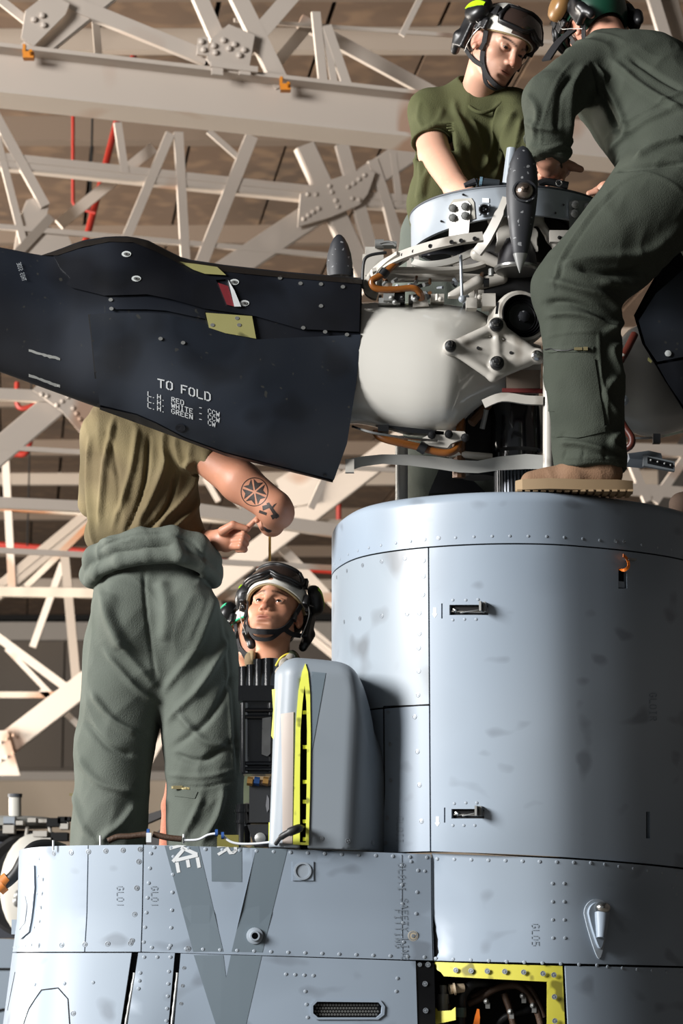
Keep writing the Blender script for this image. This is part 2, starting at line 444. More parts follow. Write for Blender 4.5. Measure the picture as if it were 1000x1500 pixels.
# ------------------------------------------------------------------ hangar shell
def struct(name, mb, m, parent=None, smooth=30):
    return mb.build(name, m, parent, smooth=smooth, kind='structure')
ROOFZ = 11.0
WALLY = 60.0
mb = MB(); mb.box((4, 22, -0.1), (28, 42, .1)); struct('floor', mb, m_floor)
wl = MB(); zt = W(0, 1143, WALLY)[2]; zc = W(0, 905, WALLY)[2]
wl.box((0, WALLY+.3, zc/2+.5), (44, .2, zc/2+.5)); wall = struct('wall_back', wl, m_wallgrey)
m1 = MB(); m1.box((0, WALLY, zt/2), (44, .12, zt/2)); struct('dado', m1, m_conc, wall)
for i in range(-5, 12):      # tall dark wall panels, each a sheet of its own
    p = MB(); p.box((i*3.1, WALLY+.05, (zt+zc)/2 + .1), (1.52, .06, (zc-zt)/2 - .25)); p.build('wall_panel', m_wallgrey, wall)
m1 = MB(); m1.box((0, WALLY-.1, zt+.1), (44, .2, .12)); struct('trim_1', m1, mat('grey_ledge', '#8f8983', .6))
m1 = MB(); m1.box((0, WALLY-.1, W(0, 925, WALLY)[2]), (44, .2, .28)); struct('trim_2', m1, mat('grey_ledge', '#8f8983', .6))
m1 = MB(); m1.box((0, WALLY-.1, W(0, 905, WALLY)[2]), (44, .2, .16)); struct('trim_3', m1, m_dark)
mb = MB(); mb.box((6.4, 20, 5.6), (.15, 40, 5.6)); mb.box((4.0, -14, 5.6), (2.4, .15, 5.6)); struct('shade_wall_right', mb, mat('dark_shade_wall', '#2a2623', .9, var=.1, vs=1))  # unseen dark walls, added to block light from right and front right

# roof: boards between the seams, purlins across
back = MB(); back.box((-6, 26, ROOFZ+.25), (34, 40, .06)); ceil = struct('ceiling', back, m_dark)
rows_py = [-330, -160, -40, 42, 178, 330, 480, 575, 648, 692, 745, 800, 850, 900]
def roof_pt(px, py): return WZ(px, py, ROOFZ)
ylist = [roof_pt(500, p)[1] for p in rows_py]
for a in range(len(ylist) - 1):
    y0, y1 = ylist[a] + .08, ylist[a+1] - .08
    sp = 1.15 if y0 < 42 else 2.0
    for k in range(-12 if y0 < 42 else -9, 13 if y0 < 42 else 8):
        x0 = k*sp + .02; x1 = x0 + sp - .045
        f = lambda x, y: (x - .134*(y - 24) + .02*math.sin(k*7+a), y + .0*x, ROOFZ + .03*math.sin(k*12.9+a*3.1))
        if f(x1, y0)[0] < -.23*(y1+6.6) - .4 or f(x0, y0)[0] > .19*(y1+6.6) + .4: continue
        p = MB(); p.extrude([f(x0, y0), f(x1, y0), f(x1, y1), f(x0, y1)], (0, 0, .08)); p.build('roof_board', m_roof, ceil)
for i, y in enumerate(ylist):
    p = MB(); p.box((0, y, ROOFZ-.1), (30, .07 if i % 2 else .1, .16)); p.build('purlin', m_purlin if i % 3 else m_grey_shaded_steel, ceil)

# ------------------------------------------------------------------ roof steelwork, three frames one behind the other
TR = 0.327
def layer(name, label, Y0, t):
    nrm = np.array((t, -1., 0)); nrm /= np.linalg.norm(nrm)
    th = thing(name, label, 'roof truss', W(300, 500, Y0, t))
    s_ = lambda p: (Y0 + t*W(p[0], p[1], Y0, t)[0] + 6.6) / FPX
    def mem(a, b, w, d=.65, m=None, push=0.0, kind='brace'):
        A = W(a[0], a[1], Y0, t) - nrm*push; B = W(b[0], b[1], Y0, t) - nrm*push; k = s_(((a[0]+b[0])/2, (a[1]+b[1])/2))
        w = w*k; mb = MB()
        if kind in ('chord', 'rod'):      # these run on past both sides of the picture
            e = (B-A)
            if a[0] < 0: A = A - e*.55
            if b[0] > 1000: B = B + e*.25
        x = (B-A)/np.linalg.norm(B-A); y = np.cross(nrm, x)
        if w > .12 and kind != 'rod':      # channel section: web and two lips
            D = w*d; mb.beam(A, B, w, .02, nrm)
            for sg in (-1, 1): mb.beam(A + y*sg*w/2 - nrm*D/2, B + y*sg*w/2 - nrm*D/2, .02, D, nrm)
            if d > .5: mb.beam(A - y*w*.02 + nrm*.012, B - y*w*.02 + nrm*.012, w*.06, .02, nrm)
        else: mb.beam(A, B, w, w*d, nrm)
        return mb.build(kind, m or m_white_steel, th)
    def plate(poly, riv=(), push=-.06, m=None):
        mb = MB(); mb.extrude([W(p[0], p[1], Y0, t) - nrm*push for p in poly], nrm*.025)
        g = mb.build('gusset_plate', m or m_white_steel, th)
        if riv:
            r = MB()
            for p in riv: r.ell(W(p[0], p[1], Y0, t) - nrm*(push-.03), (.022, .022, .022), nu=8, nv=4)
            r.build('rivets', m or m_white_steel, g, kind='stuff')
        return g
    return th, mem, plate, nrm

# far frame
th, mem, plate, _ = layer('roof_truss', 'far rusty cream truss before the grey end wall, lower left', 22.0, .0)
mem((-60, 866), (1060, 886), 14, .9, m_rust_steel, kind='chord'); mem((-60, 738), (1060, 800), 14, .9, m_rust_steel, kind='chord')
mem((-60, 1018), (90, 1018), 9, m=m_rust_steel, kind='chord')
for a, b, w in (((8,670),(18,862),11), ((-10,872),(140,748),22), ((95,815),(112,1000),13), ((92,825),(48,948),10), ((10,950),(75,1018),8), ((-5,932),(98,1008),12), ((130,985),(215,900),20), ((60,1010),(128,1075),9)):
    mem(a, b, w, m=m_grey_shaded_steel if w in (13, 22) else None)
mem((38,860),(132,768), 9, m=m_rust_steel)
plate([(-30,1075),(18,1075),(36,1140),(-30,1140)], [(i*9, 1098-i*5.5+j*26) for i in range(-1,4) for j in (0,1)], push=-.4)
for a, b, w in (((410,800),(495,890),14), ((305,862),(322,915),24), ((440,915),(520,980),16), ((320,735),(300,700),8), ((435,690),(444,728),11), ((495,688),(462,738),13), ((250,1000),(330,1080),12), ((210,1130),(250,1060),10)):
    mem(a, b, w, .6)
mem((15,1092),(612,634), 32, .35, push=-.3)
plate([(405,712),(440,690),(470,700),(462,745),(420,752)], push=-.35)

# middle frame
th, mem, plate, _ = layer('roof_truss', 'middle cream truss with riveted star plate above the black blade', 14.0, TR)
mem((-60,228),(470,284), 21, .8, kind='chord'); mem((500,289),(1080,330), 20, .8, kind='chord')
mem((-60,327),(600,385), 8, kind='rod'); mem((-60,652),(600,690), 7, kind='rod'); mem((600,690),(1080,724), 10, kind='rod')
mem((-60,575),(80,582), 17, .8, kind='chord'); mem((-60,803),(600,838), 8, kind='rod')
mem((600,648),(1080,664), 18, .8, kind='chord'); mem((250,742),(520,782), 19, .8, kind='chord')
mem((-40,735),(180,745), 16, .8, kind='chord')
for a, b, w in (((612,212),(325,402),36), ((447,212),(545,425),28), ((500,212),(560,430),20), ((368,200),(292,392),19), ((249,196),(180,360),14), ((261,194),(272,395),14),
                ((172,180),(183,255),12), ((-15,155),(66,302),15), ((-5,200),(36,362),11), ((305,192),(348,230),9), ((545,235),(600,400),16), ((560,280),(590,400),12), ((575,225),(585,300),10)):
    mem(a, b, w, .5)
mem((240,196),(100,310), 17, .5, push=.4)
plate([(436,288),(478,268),(532,250),(545,257),(534,288),(522,304),(480,322),(432,336)],
      [(446,289),(458,289),(478,277),(481,286),(487,298),(490,307),(440,325),(447,320),(454,315),(462,310),(505,278),(513,273),(521,267),(529,261),(511,295),(521,297)])
plate([(28,322),(40,292),(62,285),(72,302),(66,330),(98,338),(112,372),(20,375)], push=.05); mem((75,318),(25,372), 14, .4, m_grey_shaded_steel)
plate([(45,574),(62,556),(150,592),(150,640),(126,650),(88,605)], [(58+8*i, 581+2*i) for i in range(2)] + [(80+8*i,597-6*i) for i in range(3)] + [(104+5*i, 601+8*i) for i in range(4)])
mem((-15,672),(80,592), 36, .5)
for a, b, w in (((915,655),(948,735),13), ((1005,668),(958,735),13), ((920,720),(1060,728),12), ((311,698),(372,758),10), ((480,690),(455,745),10)): mem(a, b, w, .5)

# near frame and its girder
th, mem, plate, nrm = layer('roof_truss', 'near cream roof truss above the big girder at top', 9.0, TR)
g0, g1 = W(-600, 77, 9.0, TR), W(1300, 281, 9.0, TR); up = np.array((0, 0, 1.))
hgt = .30
gm = MB(); gm.beam(g0 + up*hgt/2, g1 + up*hgt/2, hgt, .03, nrm); w_ = gm.build('girder_web', m_white_steel, th)
for nm, dz in (('girder_flange', -.012), ('girder_flange', hgt)):
    gm = MB(); gm.beam(g0 + up*dz, g1 + up*dz, .028, .30, nrm); gm.build(nm, m_white_steel, th)
for a, b, w in (((60,-12),(302,86),24), ((-10,-8),(45,36),13), ((36,84),(160,-16),34), ((288,-12),(322,66),24), ((432,-12),(352,80),26), ((344,-12),(413,128),27),
                ((620,-12),(588,52),9), ((462,18),(475,142),14), ((476,40),(492,142),11), ((478,38),(515,146),15)):
    mem(a, b, w, .45)
mem((470,-8),(700,118), 22, .4, push=.5); mem((475,8),(405,92), 18, .4, m_grey_shaded_steel, push=.4); mem((163,-12),(173,102), 12, .4, m_grey_shaded_steel, push=.5)  # the middle brace has its shade put into the grey colour
mem((360,6),(1080,58), 6, kind='rod', push=.3)
mem((952,-15),(984,90), 20, .4); mem((984,-15),(1018,110), 34, .4, m_grey_shaded_steel, push=.1); mem((1000,-15),(1040,110), 10, .4, push=-.1); mem((850,28),(925,-14), 22, .4, push=.2)
plate([(28,62),(34,22),(68,-4),(98,12),(92,28),(46,74)], [(46,36),(58,30),(60,44)])
plate([(298,92),(306,62),(330,42),(368,58),(360,104),(312,112)], [(322,66),(330,78),(338,72),(345,88),(352,80),(310,84),(308,74)])
plate([(286,62),(300,60),(300,88),(284,86)], [(290,68),(293,80)])
for k in range(2): plate([(300+k*40,108),(316+k*40,110),(316+k*40,124),(300+k*40,122)], push=-.16)
plate([(298,104),(366,112),(366,120),(298,112)], push=-.17)
for i, (px, py) in enumerate(((42,82),(418,129))):
    p = W(px, py, 8.85, TR); mb = MB()
    mb.box(p, (.035, .03, .022)); mb.box(p + np.array((-.03, 0, .045)), (.01, .02, .03)); mb.tube([p + np.array((.02,-.03,0)), p + np.array((.02,-.07,.01))], .012, 8)
    tag(mb.build('beam_clamp', mat('orange_paint', '#d08016', .5)), ['orange beam clamp on the girder at the upper left corner', 'orange beam clamp on the girder right of the large gusset'][i], 'clamp', 'orange clamps on the girder')

# red fire pipes
th = thing('sprinkler_pipe', 'red sprinkler pipe running up behind the girder with a hanging branch', 'pipe', W(170, 200, 17))
mb = MB(); mb.tube([W(222,-20,17.5), W(124,360,17.0)], .036, 10); mb.build('main_pipe', m_red, th)
mb = MB(); mb.tube([W(107,150,17.0), W(107,296,17.0), W(111,304,17.0), W(140,312,17.0)], .018, 8); mb.build('branch_pipe', m_red, th)
th = thing('sprinkler_pipe', 'red sprinkler pipe crossing low behind the left mechanic and helmeted man', 'pipe', W(170, 800, 30))
mb = MB(); mb.tube([W(-30,796,30), W(620,846,30)], .055, 10); mb.build('main_pipe', m_red, th)
mb = MB(); mb.tube([W(496,690,30), W(496,778,30)], .04, 8); mb.build('branch_pipe', m_red, th)
th = thing('sprinkler_pipe', 'bent red sprinkler pipe loop under the left tip of the black blade', 'pipe', W(30, 600, 26))
mb = MB(); mb.tube(smooth_path([W(25,560,26), W(25,590,26), W(34,598,26), W(60,590,26)], 4), .035, 8); mb.build('elbow_pipe', m_red, th)
mb = MB(); mb.tube(smooth_path([W(46,630,26), W(38,662,26), W(20,664,26), W(-20,668,26)], 4), .05, 8); mb.build('main_pipe', m_red, th)
for i, (a, b, px) in enumerate((((135,175),(132,330),1), ((48,585),(40,800),2))):
    q_ = W(*b, 18+i*9); mb = MB(); mb.tube([(q_[0], q_[1], ROOFZ+.04), q_], .012, 6)
    tag(mb.build('hanger_rod', m_dark), ['thin dark rod hanging beside the upper red pipe', 'thin dark rod hanging at the far left below the blade'][i], 'rod')
# ------------------------------------------------------------------ nacelle
m_paint = mat('grey_aircraft_paint', '#8c99a7', .42, var=.05, vs=2.2, dirt=[('#6f7a85', 3.0, .52, .72, .5), ('#b7c2cc', 1.1, .5, .8, .45), ('#5a6068', 11, .66, .76, .45, (1, 1, 1.5))], spec=.4)
m_paint2 = mat('grey_aircraft_paint_scuffed', '#909aa3', .42, var=.06, vs=2.4, dirt=[('#7c858d', 4.0, .5, .7, .5), ('#bcc6cf', 1.6, .5, .75, .5), ('#4d4a48', 9, .62, .74, .5)], spec=.4)
m_stripe = mat('dark_grey_marking_paint', '#65727b', .5, var=.06, vs=4)
m_rivet = mat('rivet_grey', '#8f99a3', .42)
m_stud = mat('worn_stud_head', '#8b9299', .4, .25)
m_yel = mat('yellow_primer', '#c9c247', .5, var=.08, vs=9, dirt=[('#5f5a20', 26, .64, .72, .8)])
m_ylw = mat('bright_yellow_flange', '#dfe35c', .5, var=.05, vs=8, dirt=[('#55542a', 30, .66, .74, .7)])
m_black = mat('black_metal', '#101113', .38, var=.1, vs=9)
m_steel = mat('bright_steel', '#c9c9c6', .22, 1.0, var=.05, vs=20)
m_greymetal = mat('worn_grey_metal', '#8b8c8a', .42, .4, var=.1, vs=14)
m_faint = mat('faded_stencil_paint', '#808b96', .6)
m_wpaint = mat('white_stencil_paint', '#d4d8da', .55, var=.06, vs=30)
m_brass = mat('brass_fitting', '#a9814a', .35, .8)
m_hose = mat('brown_hose_cover', '#4a3526', .6, var=.2, vs=30, bump=.2, bs=200)
m_blackhose = mat('black_hose', '#17181a', .5)

z_deck = W(250, 1237, .02)[2]
z_seam = W(250, 1395, .02)[2]
z_top = W(700, 718, .0)[2]
z_rim = W(700, 797, .0)[2]
class Wall:
    """upright skin following a plan outline; (u, z) with u = length along the outline"""
    def __init__(s, pts, n=10):
        P = np.array(smooth_path([(a, b, 0) for a, b in pts], n))[:, :2]
        s.P = P; s.L = np.concatenate([[0], np.cumsum(np.linalg.norm(np.diff(P, axis=0), axis=1))])
        T = np.gradient(P, axis=0); T /= np.linalg.norm(T, axis=1)[:, None]; s.N = np.stack([T[:,1], -T[:,0]], 1)
        s.round = None
    def __call__(s, p, off=0.0):
        u, z = p; u = min(max(u, 0), s.L[-1])
        q = np.array([np.interp(u, s.L, s.P[:,0]), np.interp(u, s.L, s.P[:,1])]); n = np.array([np.interp(u, s.L, s.N[:,0]), np.interp(u, s.L, s.N[:,1])]); n /= np.linalg.norm(n)
        o = off
        if s.round: o += s.round(z)
        q = q + n*o
        return np.array((q[0], q[1], z))
    def normal(s, u): 
        n = np.array([np.interp(u, s.L, s.N[:,0]), np.interp(u, s.L, s.N[:,1]), 0]); return n/np.linalg.norm(n)
    def uz(s, px, py):
        """where the view line through an image point meets the wall"""
        d = ray(px, py); D = d[:2]; best = None
        for i in range(len(s.P) - 1):
            a = s.P[i] - CAM[:2]; e = s.P[i+1] - s.P[i]; det = D[0]*(-e[1]) + e[0]*D[1]
            if abs(det) < 1e-9: continue
            t = (a[0]*(-e[1]) + e[0]*a[1]) / det; w = (D[0]*a[1] - D[1]*a[0]) / det
            if -1e-6 <= w <= 1+1e-6 and t > 0 and (best is None or t < best[0]): best = (t, s.L[i] + w*(s.L[i+1]-s.L[i]))
        if best is None:
            j = int(np.argmin([abs((p[0])*FPX/(p[1]+6.6) + 500 - px) for p in s.P])); t = (s.P[j][1]-CAM[1])/d[1]; return (s.L[j], CAM[2] + t*d[2])
        return (best[1], CAM[2] + best[0]*d[2])
LOW = Wall([(-.5,.90),(-.72,.88),(-.885,.76),(-.945,.52),(-.90,.25),(-.79,.08),(-.6,.012),(-.4,0.0),(-.15,.012),(.1,.04),(.25,.065),(.258,.066),(.4,.018),(.566,.0),(.72,.05),(.86,.14),(.99,.27),(1.09,.45),(1.13,.75),(1.05,1.1),(.8,1.35),(.35,1.36),(.06,1.12),(.0,.92)])
UPP = Wall([(.2,1.25),(.06,1.05),(-.01,.8),(-.03,.6),(-.008,.41),(.058,.22),(.19,.085),(.377,.005),(.566,.0),(.72,.06),(.86,.145),(.99,.265),(1.09,.43),(1.13,.7),(1.06,1.0),(.9,1.25)])
def fillet(z):
    r = .035; d = z - (z_top - r)
    return 0.0 if d <= 0 else -(r - math.sqrt(max(r*r - d*d, 0)))
def flare(z): return .11 * max(0, (z_seam + .1 - z)) if z < z_seam + .1 else 0.0
UPP.round = fillet; LOW.round = flare

nac = thing('engine_nacelle', 'pale grey riveted aircraft nacelle filling the lower half, dark letter stripes on its side', 'aircraft nacelle', (.1, .6, 0))
def panel(pxpoly, wall, m=m_paint, gap=.0022, thick=.006, holes=(), name='skin_panel', hole_depth=.02, raw=False, **k):
    poly = pxpoly if raw else [wall.uz(*p) for p in pxpoly]
    return patch(name, inset(poly, gap), wall, m, nac, .035, thick, 0.0, holes=[[wall.uz(*p) for p in h] if not raw else h for h in holes], hole_depth=hole_depth, **k)

# the joints of the lower body fall away a little towards the right
def zsm(u): return z_seam - .031*max(0, LOW((u, 0))[0] + .47)
def ztp(u): return z_deck - .031*max(0, LOW((u, 0))[0] + .47)
zq0, zq1 = LOW.uz(636, 1249.5), LOW.uz(985, 1271)
def zrt(u): return zq0[1] + (zq1[1]-zq0[1])*(u-zq0[0])/(zq1[0]-zq0[0])
# black backing shells; their colour puts shade into panel gaps and recesses
bay = [LOW.uz(608, 1408), LOW.uz(824, 1418)]
def shell(wall, z0, z1, name, skip=None):
    mb = MB(); us = list(np.linspace(0, wall.L[-1], 60)); zs = list(np.linspace(z0, z1, 12))
    if skip: us = sorted(us + [skip[0], skip[1]]); zs = sorted(zs + [skip[2]])
    for i in range(len(us)-1):
        for j in range(len(zs)-1):
            if skip and us[i] >= skip[0]-1e-6 and us[i+1] <= skip[1]+1e-6 and zs[j+1] <= skip[2]+1e-6: continue
            mb.add([wall((us[i],zs[j]),-.014), wall((us[i+1],zs[j]),-.014), wall((us[i+1],zs[j+1]),-.014), wall((us[i],zs[j+1]),-.014)], [(0,1,2,3)])
    return mb.build(name, m_dark, nac, smooth=30)
shell(LOW, 0.0, z_deck - .034, 'dark_backing', (bay[0][0], bay[1][0], bay[0][1]))
shell(UPP, z_deck - .02, z_top - .036, 'dark_backing')
P = [UPP((u, z_top - .001), 0.0) for u in np.linspace(0, UPP.L[-1], 50)]
mb = MB(); mb.add(P, [tuple(range(len(P)))]); mb.build('top_deck', m_paint, nac, smooth=None)
mb = MB(); mb.add([LOW((u, 1.70), -.03) for u in np.linspace(0, LOW.L[-1], 50)], [tuple(range(50))]); mb.build('inner_floor', m_greymetal, nac, smooth=None)

def vline(wall, px, py): return wall.uz(px, py)[0]
# upper rim
u0, u1 = .12, UPP.L[-1] - .12
zr = z_rim
zl = [zr+.002, zr+.02, zr+.06, z_top-.036] + [z_top-.035+.035*math.sin(k*math.pi/20) for k in range(1,11)]
mb = MB(); ul = np.linspace(u0, u1, 130)
mb.grid([[UPP((u, zr+.002), -.006) for u in ul]] + [[UPP((u, z), 0.0) for u in ul] for z in zl]); mb.build('rim_panel', m_paint, nac, smooth=45)
us = vline(UPP, 628, 900); ub = vline(UPP, 568, 1100); zc_ = UPP.uz(600, 1034)[1]; zb = UPP.uz(632, 1248)[1]
panel([(u0, zc_), (us, zc_), (us, zr), (u0, zr)], UPP, m_paint2, raw=True)
panel([(u0, zb), (us, zb), (us, zc_), (u0, zc_)], UPP, m_paint, raw=True)
# big door with its latches
def rect(a, b, c, d): return [(a, b), (c, b), (c, d), (a, d)]
latch_holes = [rect(658, 886, 715, 901), rect(661, 1185, 709, 1199)]
tag_hole = rect(905.5, 833, 918, 862)
slots = [rect(646, 884, 648, 906), rect(650, 1183, 652, 1205), rect(946, 1189, 952, 1228)]
zq2 = UPP.uz(985, 1270); zbr = zb + (zq2[1]-zb)*(u1-us)/(zq2[0]-us)
door = panel([(us, zb), (u1, max(zbr, zb-.12)), (u1, zr), (us, zr)], UPP, m_paint, raw=True, holes=[[UPP.uz(*p) for p in h] for h in latch_holes + [tag_hole] + slots], name='access_door')
# lower upper band (four skins)
uA, uB, uC = vline(LOW, 128, 1300), vline(LOW, 209, 1300), vline(LOW, 632, 1300)
uE = LOW.L[-1] - 1.6
scoop = [LOW.uz(44, 1268), LOW.uz(50, 1290), LOW.uz(42, 1345), LOW.uz(31, 1362), LOW.uz(29, 1320)]
band = []
for a, b in ((.05, uA), (uA, uB), (uB, uC), (uC, uE)):
    band.append(panel([(a, zsm(a)), (b, zsm(b)), (b, ztp(b)), (a, ztp(a))] if b != uE else [(a, zsm(a)), (b, zsm(b)), (b, zrt(b)), (a, zrt(a))], LOW, m_paint, raw=True, gap=.0016))
hole_port = None
# lower band: door, strip, skin, bay edge, skin
uH1, uH2, uH3, uH4, uK0, uK1 = vline(LOW, 195, 1400), vline(LOW, 203, 1400), vline(LOW, 257, 1400), vline(LOW, 264, 1400), bay[0][0], bay[1][0]
zbot = .02
cut = [(85,1500),(85,1450),(60,1449)]
def down(x0, x1):      # follows a slanting joint down to the bottom edge
    a = LOW.uz(x0, 1400); b = LOW.uz(x1, 1498); return b[0] + (b[0]-a[0])*(zbot-b[1])/(b[1]-a[1])
B1, B2, B3, B4 = down(195,183), down(204,192), down(257,249), down(265,257)
panel([(.05, zbot), (B1, zbot), (uH1, zsm(uH1)), (.05, zsm(.05))], LOW, m_paint, raw=True, gap=.0018)
panel([(B2, zbot), (B3, zbot), (uH3, zsm(uH3)), (uH2, zsm(uH2))], LOW, m_paint, raw=True, gap=.0012)
vent = [LOW.uz(*p) for p in ((463,1467),(552,1468),(557,1474),(556,1484),(549,1490),(464,1490),(457,1484),(457,1473))]
panel([(B4, zbot), (uK0, zbot), (uK0, zsm(uK0)), (uH4, zsm(uH4))], LOW, m_paint, raw=True, gap=.0018, holes=[vent], hole_depth=.012)
panel([(uK1, zbot), (uE, zbot), (uE, zsm(uE)), (uK1, zsm(uK1))], LOW, m_paint, raw=True, gap=.0018)
zbb = bay[0][1]
# small door outlined on the lower left skin
def seam_line(name, pts, wall, w=.0028, m=m_dark):
    mb = MB(); P = [wall.uz(*p) for p in pts]; Q = []
    for a, b in zip(P[:-1], P[1:]):
        for k in range(5): Q.append((a[0]+(b[0]-a[0])*k/5, a[1]+(b[1]-a[1])*k/5))
    Q.append(P[-1])
    mb.ribbon([wall(q, .0006) for q in Q], [wall.normal(q[0]) for q in Q], w, .001)
    return mb.build(name, m, nac, smooth=None)
seam_line('door_seam', [(50,1500),(55,1478),(70,1450),(92,1447),(106,1463),(110,1500)], LOW)
seam_line('skin_joint', [(588,1252),(588,1400)], LOW, .001, m_faint)
seam_line('slit', [(31,1424),(26,1480)], LOW)
seam_line('groove', [(559,1240),(563,1160),(562,1035)], UPP, .004)
seam_line('groove', [(562,1035),(628,1033)], UPP, .003)
# hinge pins in the two open hinge lines
for (a, b) in (((198.5,1425),(184,1525)), ((260.5,1425),(250,1525))):
    mb = MB(); A = LOW(LOW.uz(*a), -.005); B = LOW(LOW.uz(*b), -.005); mb.tube([A + (B-A)*i/12 for i in range(13)], [.0035 if i % 2 else .0048 for i in range(13)], 8); mb.build('hinge_pin', m_greymetal, nac)

# rivets: one dome, shared by all
dm = MB(); dm.lathe([(.0056,0),(.0055,.0008),(.004,.0016),(.002,.0019),(.0,.0019)], (0,0,0), (0,0,1), 10); rv_mesh = dm.mesh('rivet'); rv_mesh.materials.append(m_rivet)
dm = MB(); dm.lathe([(.0074,0),(.0074,.0008),(.0060,.0010),(.0052,-.0006),(.0036,-.0006),(.003,.0014),(.0,.0015)], (0,0,0), (0,0,1), 12); st_mesh = dm.mesh('stud'); st_mesh.materials.append(m_stud)
def rivet(wall, px, py, me=rv_mesh, s=1.0, parent=None):
    u, z = wall.uz(px, py); p = wall((u, z), .0002); n = Vector(wall.normal(u))
    M = Matrix.Translation(Vector(p)) @ n.to_track_quat('Z', 'Y').to_matrix().to_4x4() @ Matrix.Scale(s, 4)
    return link('rivet' if me is rv_mesh else 'stud', me, None, parent or nac, M, smooth=None)
def run(wall, a, b, n, me=rv_mesh, s=1.0):
    for i in range(n):
        t = i / max(n-1, 1); rivet(wall, a[0]+(b[0]-a[0])*t, a[1]+(b[1]-a[1])*t, me, s)
def arc(wall, xs, z, me=rv_mesh, s=.9):
    for px in xs:
        u = wall.uz(px, 900)[0]; p = wall((u, z), .0002); n = Vector(wall.normal(u))
        link('rivet' if me is rv_mesh else 'stud', me, None, nac, Matrix.Translation(Vector(p)) @ n.to_track_quat('Z','Y').to_matrix().to_4x4() @ Matrix.Scale(s, 4), smooth=None)
arc(UPP, (490,498,510,524,540,558,580,602,668,695,722,748,775,802,828,855,880,905,942,965,985), z_rim + .022, s=.75)
arc(UPP, (622,643,904,916), z_rim + .024, st_mesh, .8)
arc(UPP, (493,508,531,559,593), z_rim - .025, st_mesh, .85)
for p in ((620,821),(620,844),(619,871),(614,898),(596,899),(559,902),(527,906),(504,911),(614,928),(613,949),(613,983),(612,1018)): rivet(UPP, *p, st_mesh, .9)
for p in ((568,1043),(607,1050),(571,1090),(611,1101),(572,1143),(614,1150),(567,1198),(617,1203),(565,1235)): rivet(UPP, *p, st_mesh, .9)
for x, y in ((663,879),(682,879),(700,878),(663,908),(680,907),(697,907),(665,1177),(682,1176),(698,1176),(663,1209),(679,1209),(695,1209)): rivet(UPP, x, y, s=.75)
run(LOW, (79,1250),(205,1244), 6, st_mesh); run(LOW, (226,1241),(625,1256), 17, s=.9); run(LOW, (60,1385),(192,1382), 5, st_mesh); run(LOW, (223,1388),(620,1402), 17, s=.9)
run(LOW, (640,1258),(865,1264), 10, s=.9); run(LOW, (640,1404),(870,1414), 10, s=.9); run(LOW, (885,1266),(990,1282), 6, s=.8); run(LOW, (885,1416),(990,1426), 6, s=.8)
run(LOW, (203,1262),(194,1378), 4, st_mesh); run(LOW, (221,1250),(211,1380), 7, s=.9); run(LOW, (254,1255),(250,1385), 6, s=.9); run(LOW, (62,1288),(58,1350), 4, st_mesh, .8); run(LOW, (57,1258),(50,1384), 6, s=.8); run(LOW, (24,1388),(46,1385), 6, s=.5)
run(LOW, (588,1268),(590,1380), 5, s=.9); run(LOW, (612,1275),(608,1370), 4, s=.9); run(LOW, (602,1262),(622,1276), 2, s=.8)
for x in (809, 826): run(LOW, (x,1294),(x,1374), 4, s=.85)
run(LOW, (212,1402),(250,1402), 3, s=.9); run(LOW, (207,1425),(205,1448), 3, s=.9); run(LOW, (248,1423),(245,1495), 5, s=.9); run(LOW, (270,1418),(266,1470), 3, st_mesh, .7); run(LOW, (60,1442),(140,1439), 3, s=.9)
run(LOW, (418,1427),(458,1429), 4, s=.9); run(LOW, (446,1452),(449,1490), 3, s=.9); run(LOW, (580,1433),(578,1452), 2, s=.9); run(LOW, (1000-15,1300),(990,1310), 2, s=.8)
rivet(LOW, 114, 1484, st_mesh); rivet(LOW, 275, 1390, st_mesh, 1.1); rivet(LOW, 604, 1371, st_mesh, 1.7)

# latches: recess, spring bars and a flipped lever
def on(wall, px, py, off=0.0): return wall(wall.uz(px, py), off)
for (x0, y0, x1, y1) in ((658,886,715,901), (661,1185,709,1199)):
    cx = (x0+x1)/2; lt = MB(); n_ = UPP.normal(UPP.uz(cx, y0)[0])
    a = on(UPP, x0+2, y1-6, -.008); b = on(UPP, x1-6, y1-5, -.006); lt.tube([a, b], .0028, 8); lt.tube([on(UPP, x0+5, y1-9, -.008), on(UPP, x0+9, y1-6, -.004)], .005, 8)
    lt.tube([on(UPP, x0+15, y1-4, -.006), on(UPP, x1-15, y1-8, -.005)], .002, 6); for_l = lt.build('latch', m_steel, nac)
    lv = MB(); p0 = on(UPP, x1-8, y1-1, -.004); p1 = on(UPP, x1-8, y0-6, -.002); up3 = np.array((0,0,1.)); rt = np.cross(n_, up3)*-1
    lv.box((p0+p1)/2 + n_*.022, (.003, .0135, .018), np.stack([np.cross(up3, n_), up3, n_], 1)); lv.box((p0+p1)/2 + n_*.012 + np.cross(up3, n_)*.009, (.003, .0135, .012), np.stack([np.cross(up3, n_), up3, n_], 1))
    lv.build('latch_lever', m_greymetal, for_l)
# orange streamer in the slot on the right
n_ = UPP.normal(UPP.uz(912, 845)[0]); mb = MB()
mb.ribbon(smooth_path([on(UPP, 908,833,-.004), on(UPP, 910,836,.012), on(UPP, 915,831,.016), on(UPP, 916,822,.01), on(UPP, 912,817,.012), on(UPP,906,815,.02)], 4), n_, .009, .0012)
mb.build('orange_streamer', mat('orange_ribbon', '#e8761a', .6), nac)
mb = MB(); mb.box(on(UPP, 921, 820, .008), (.014, .008, .003), np.stack([np.cross((0,0,1.), n_), n_, (0,0,1.)], 1)); mb.build('slot_flap', m_greymetal, nac)
mb = MB(); mb.box(on(UPP, 911.5, 856, -.006), (.0105, .002, .009), np.stack([np.cross((0,0,1.), n_), n_, (0,0,1.)], 1)); mb.build('slot_shoe', m_paint, nac)
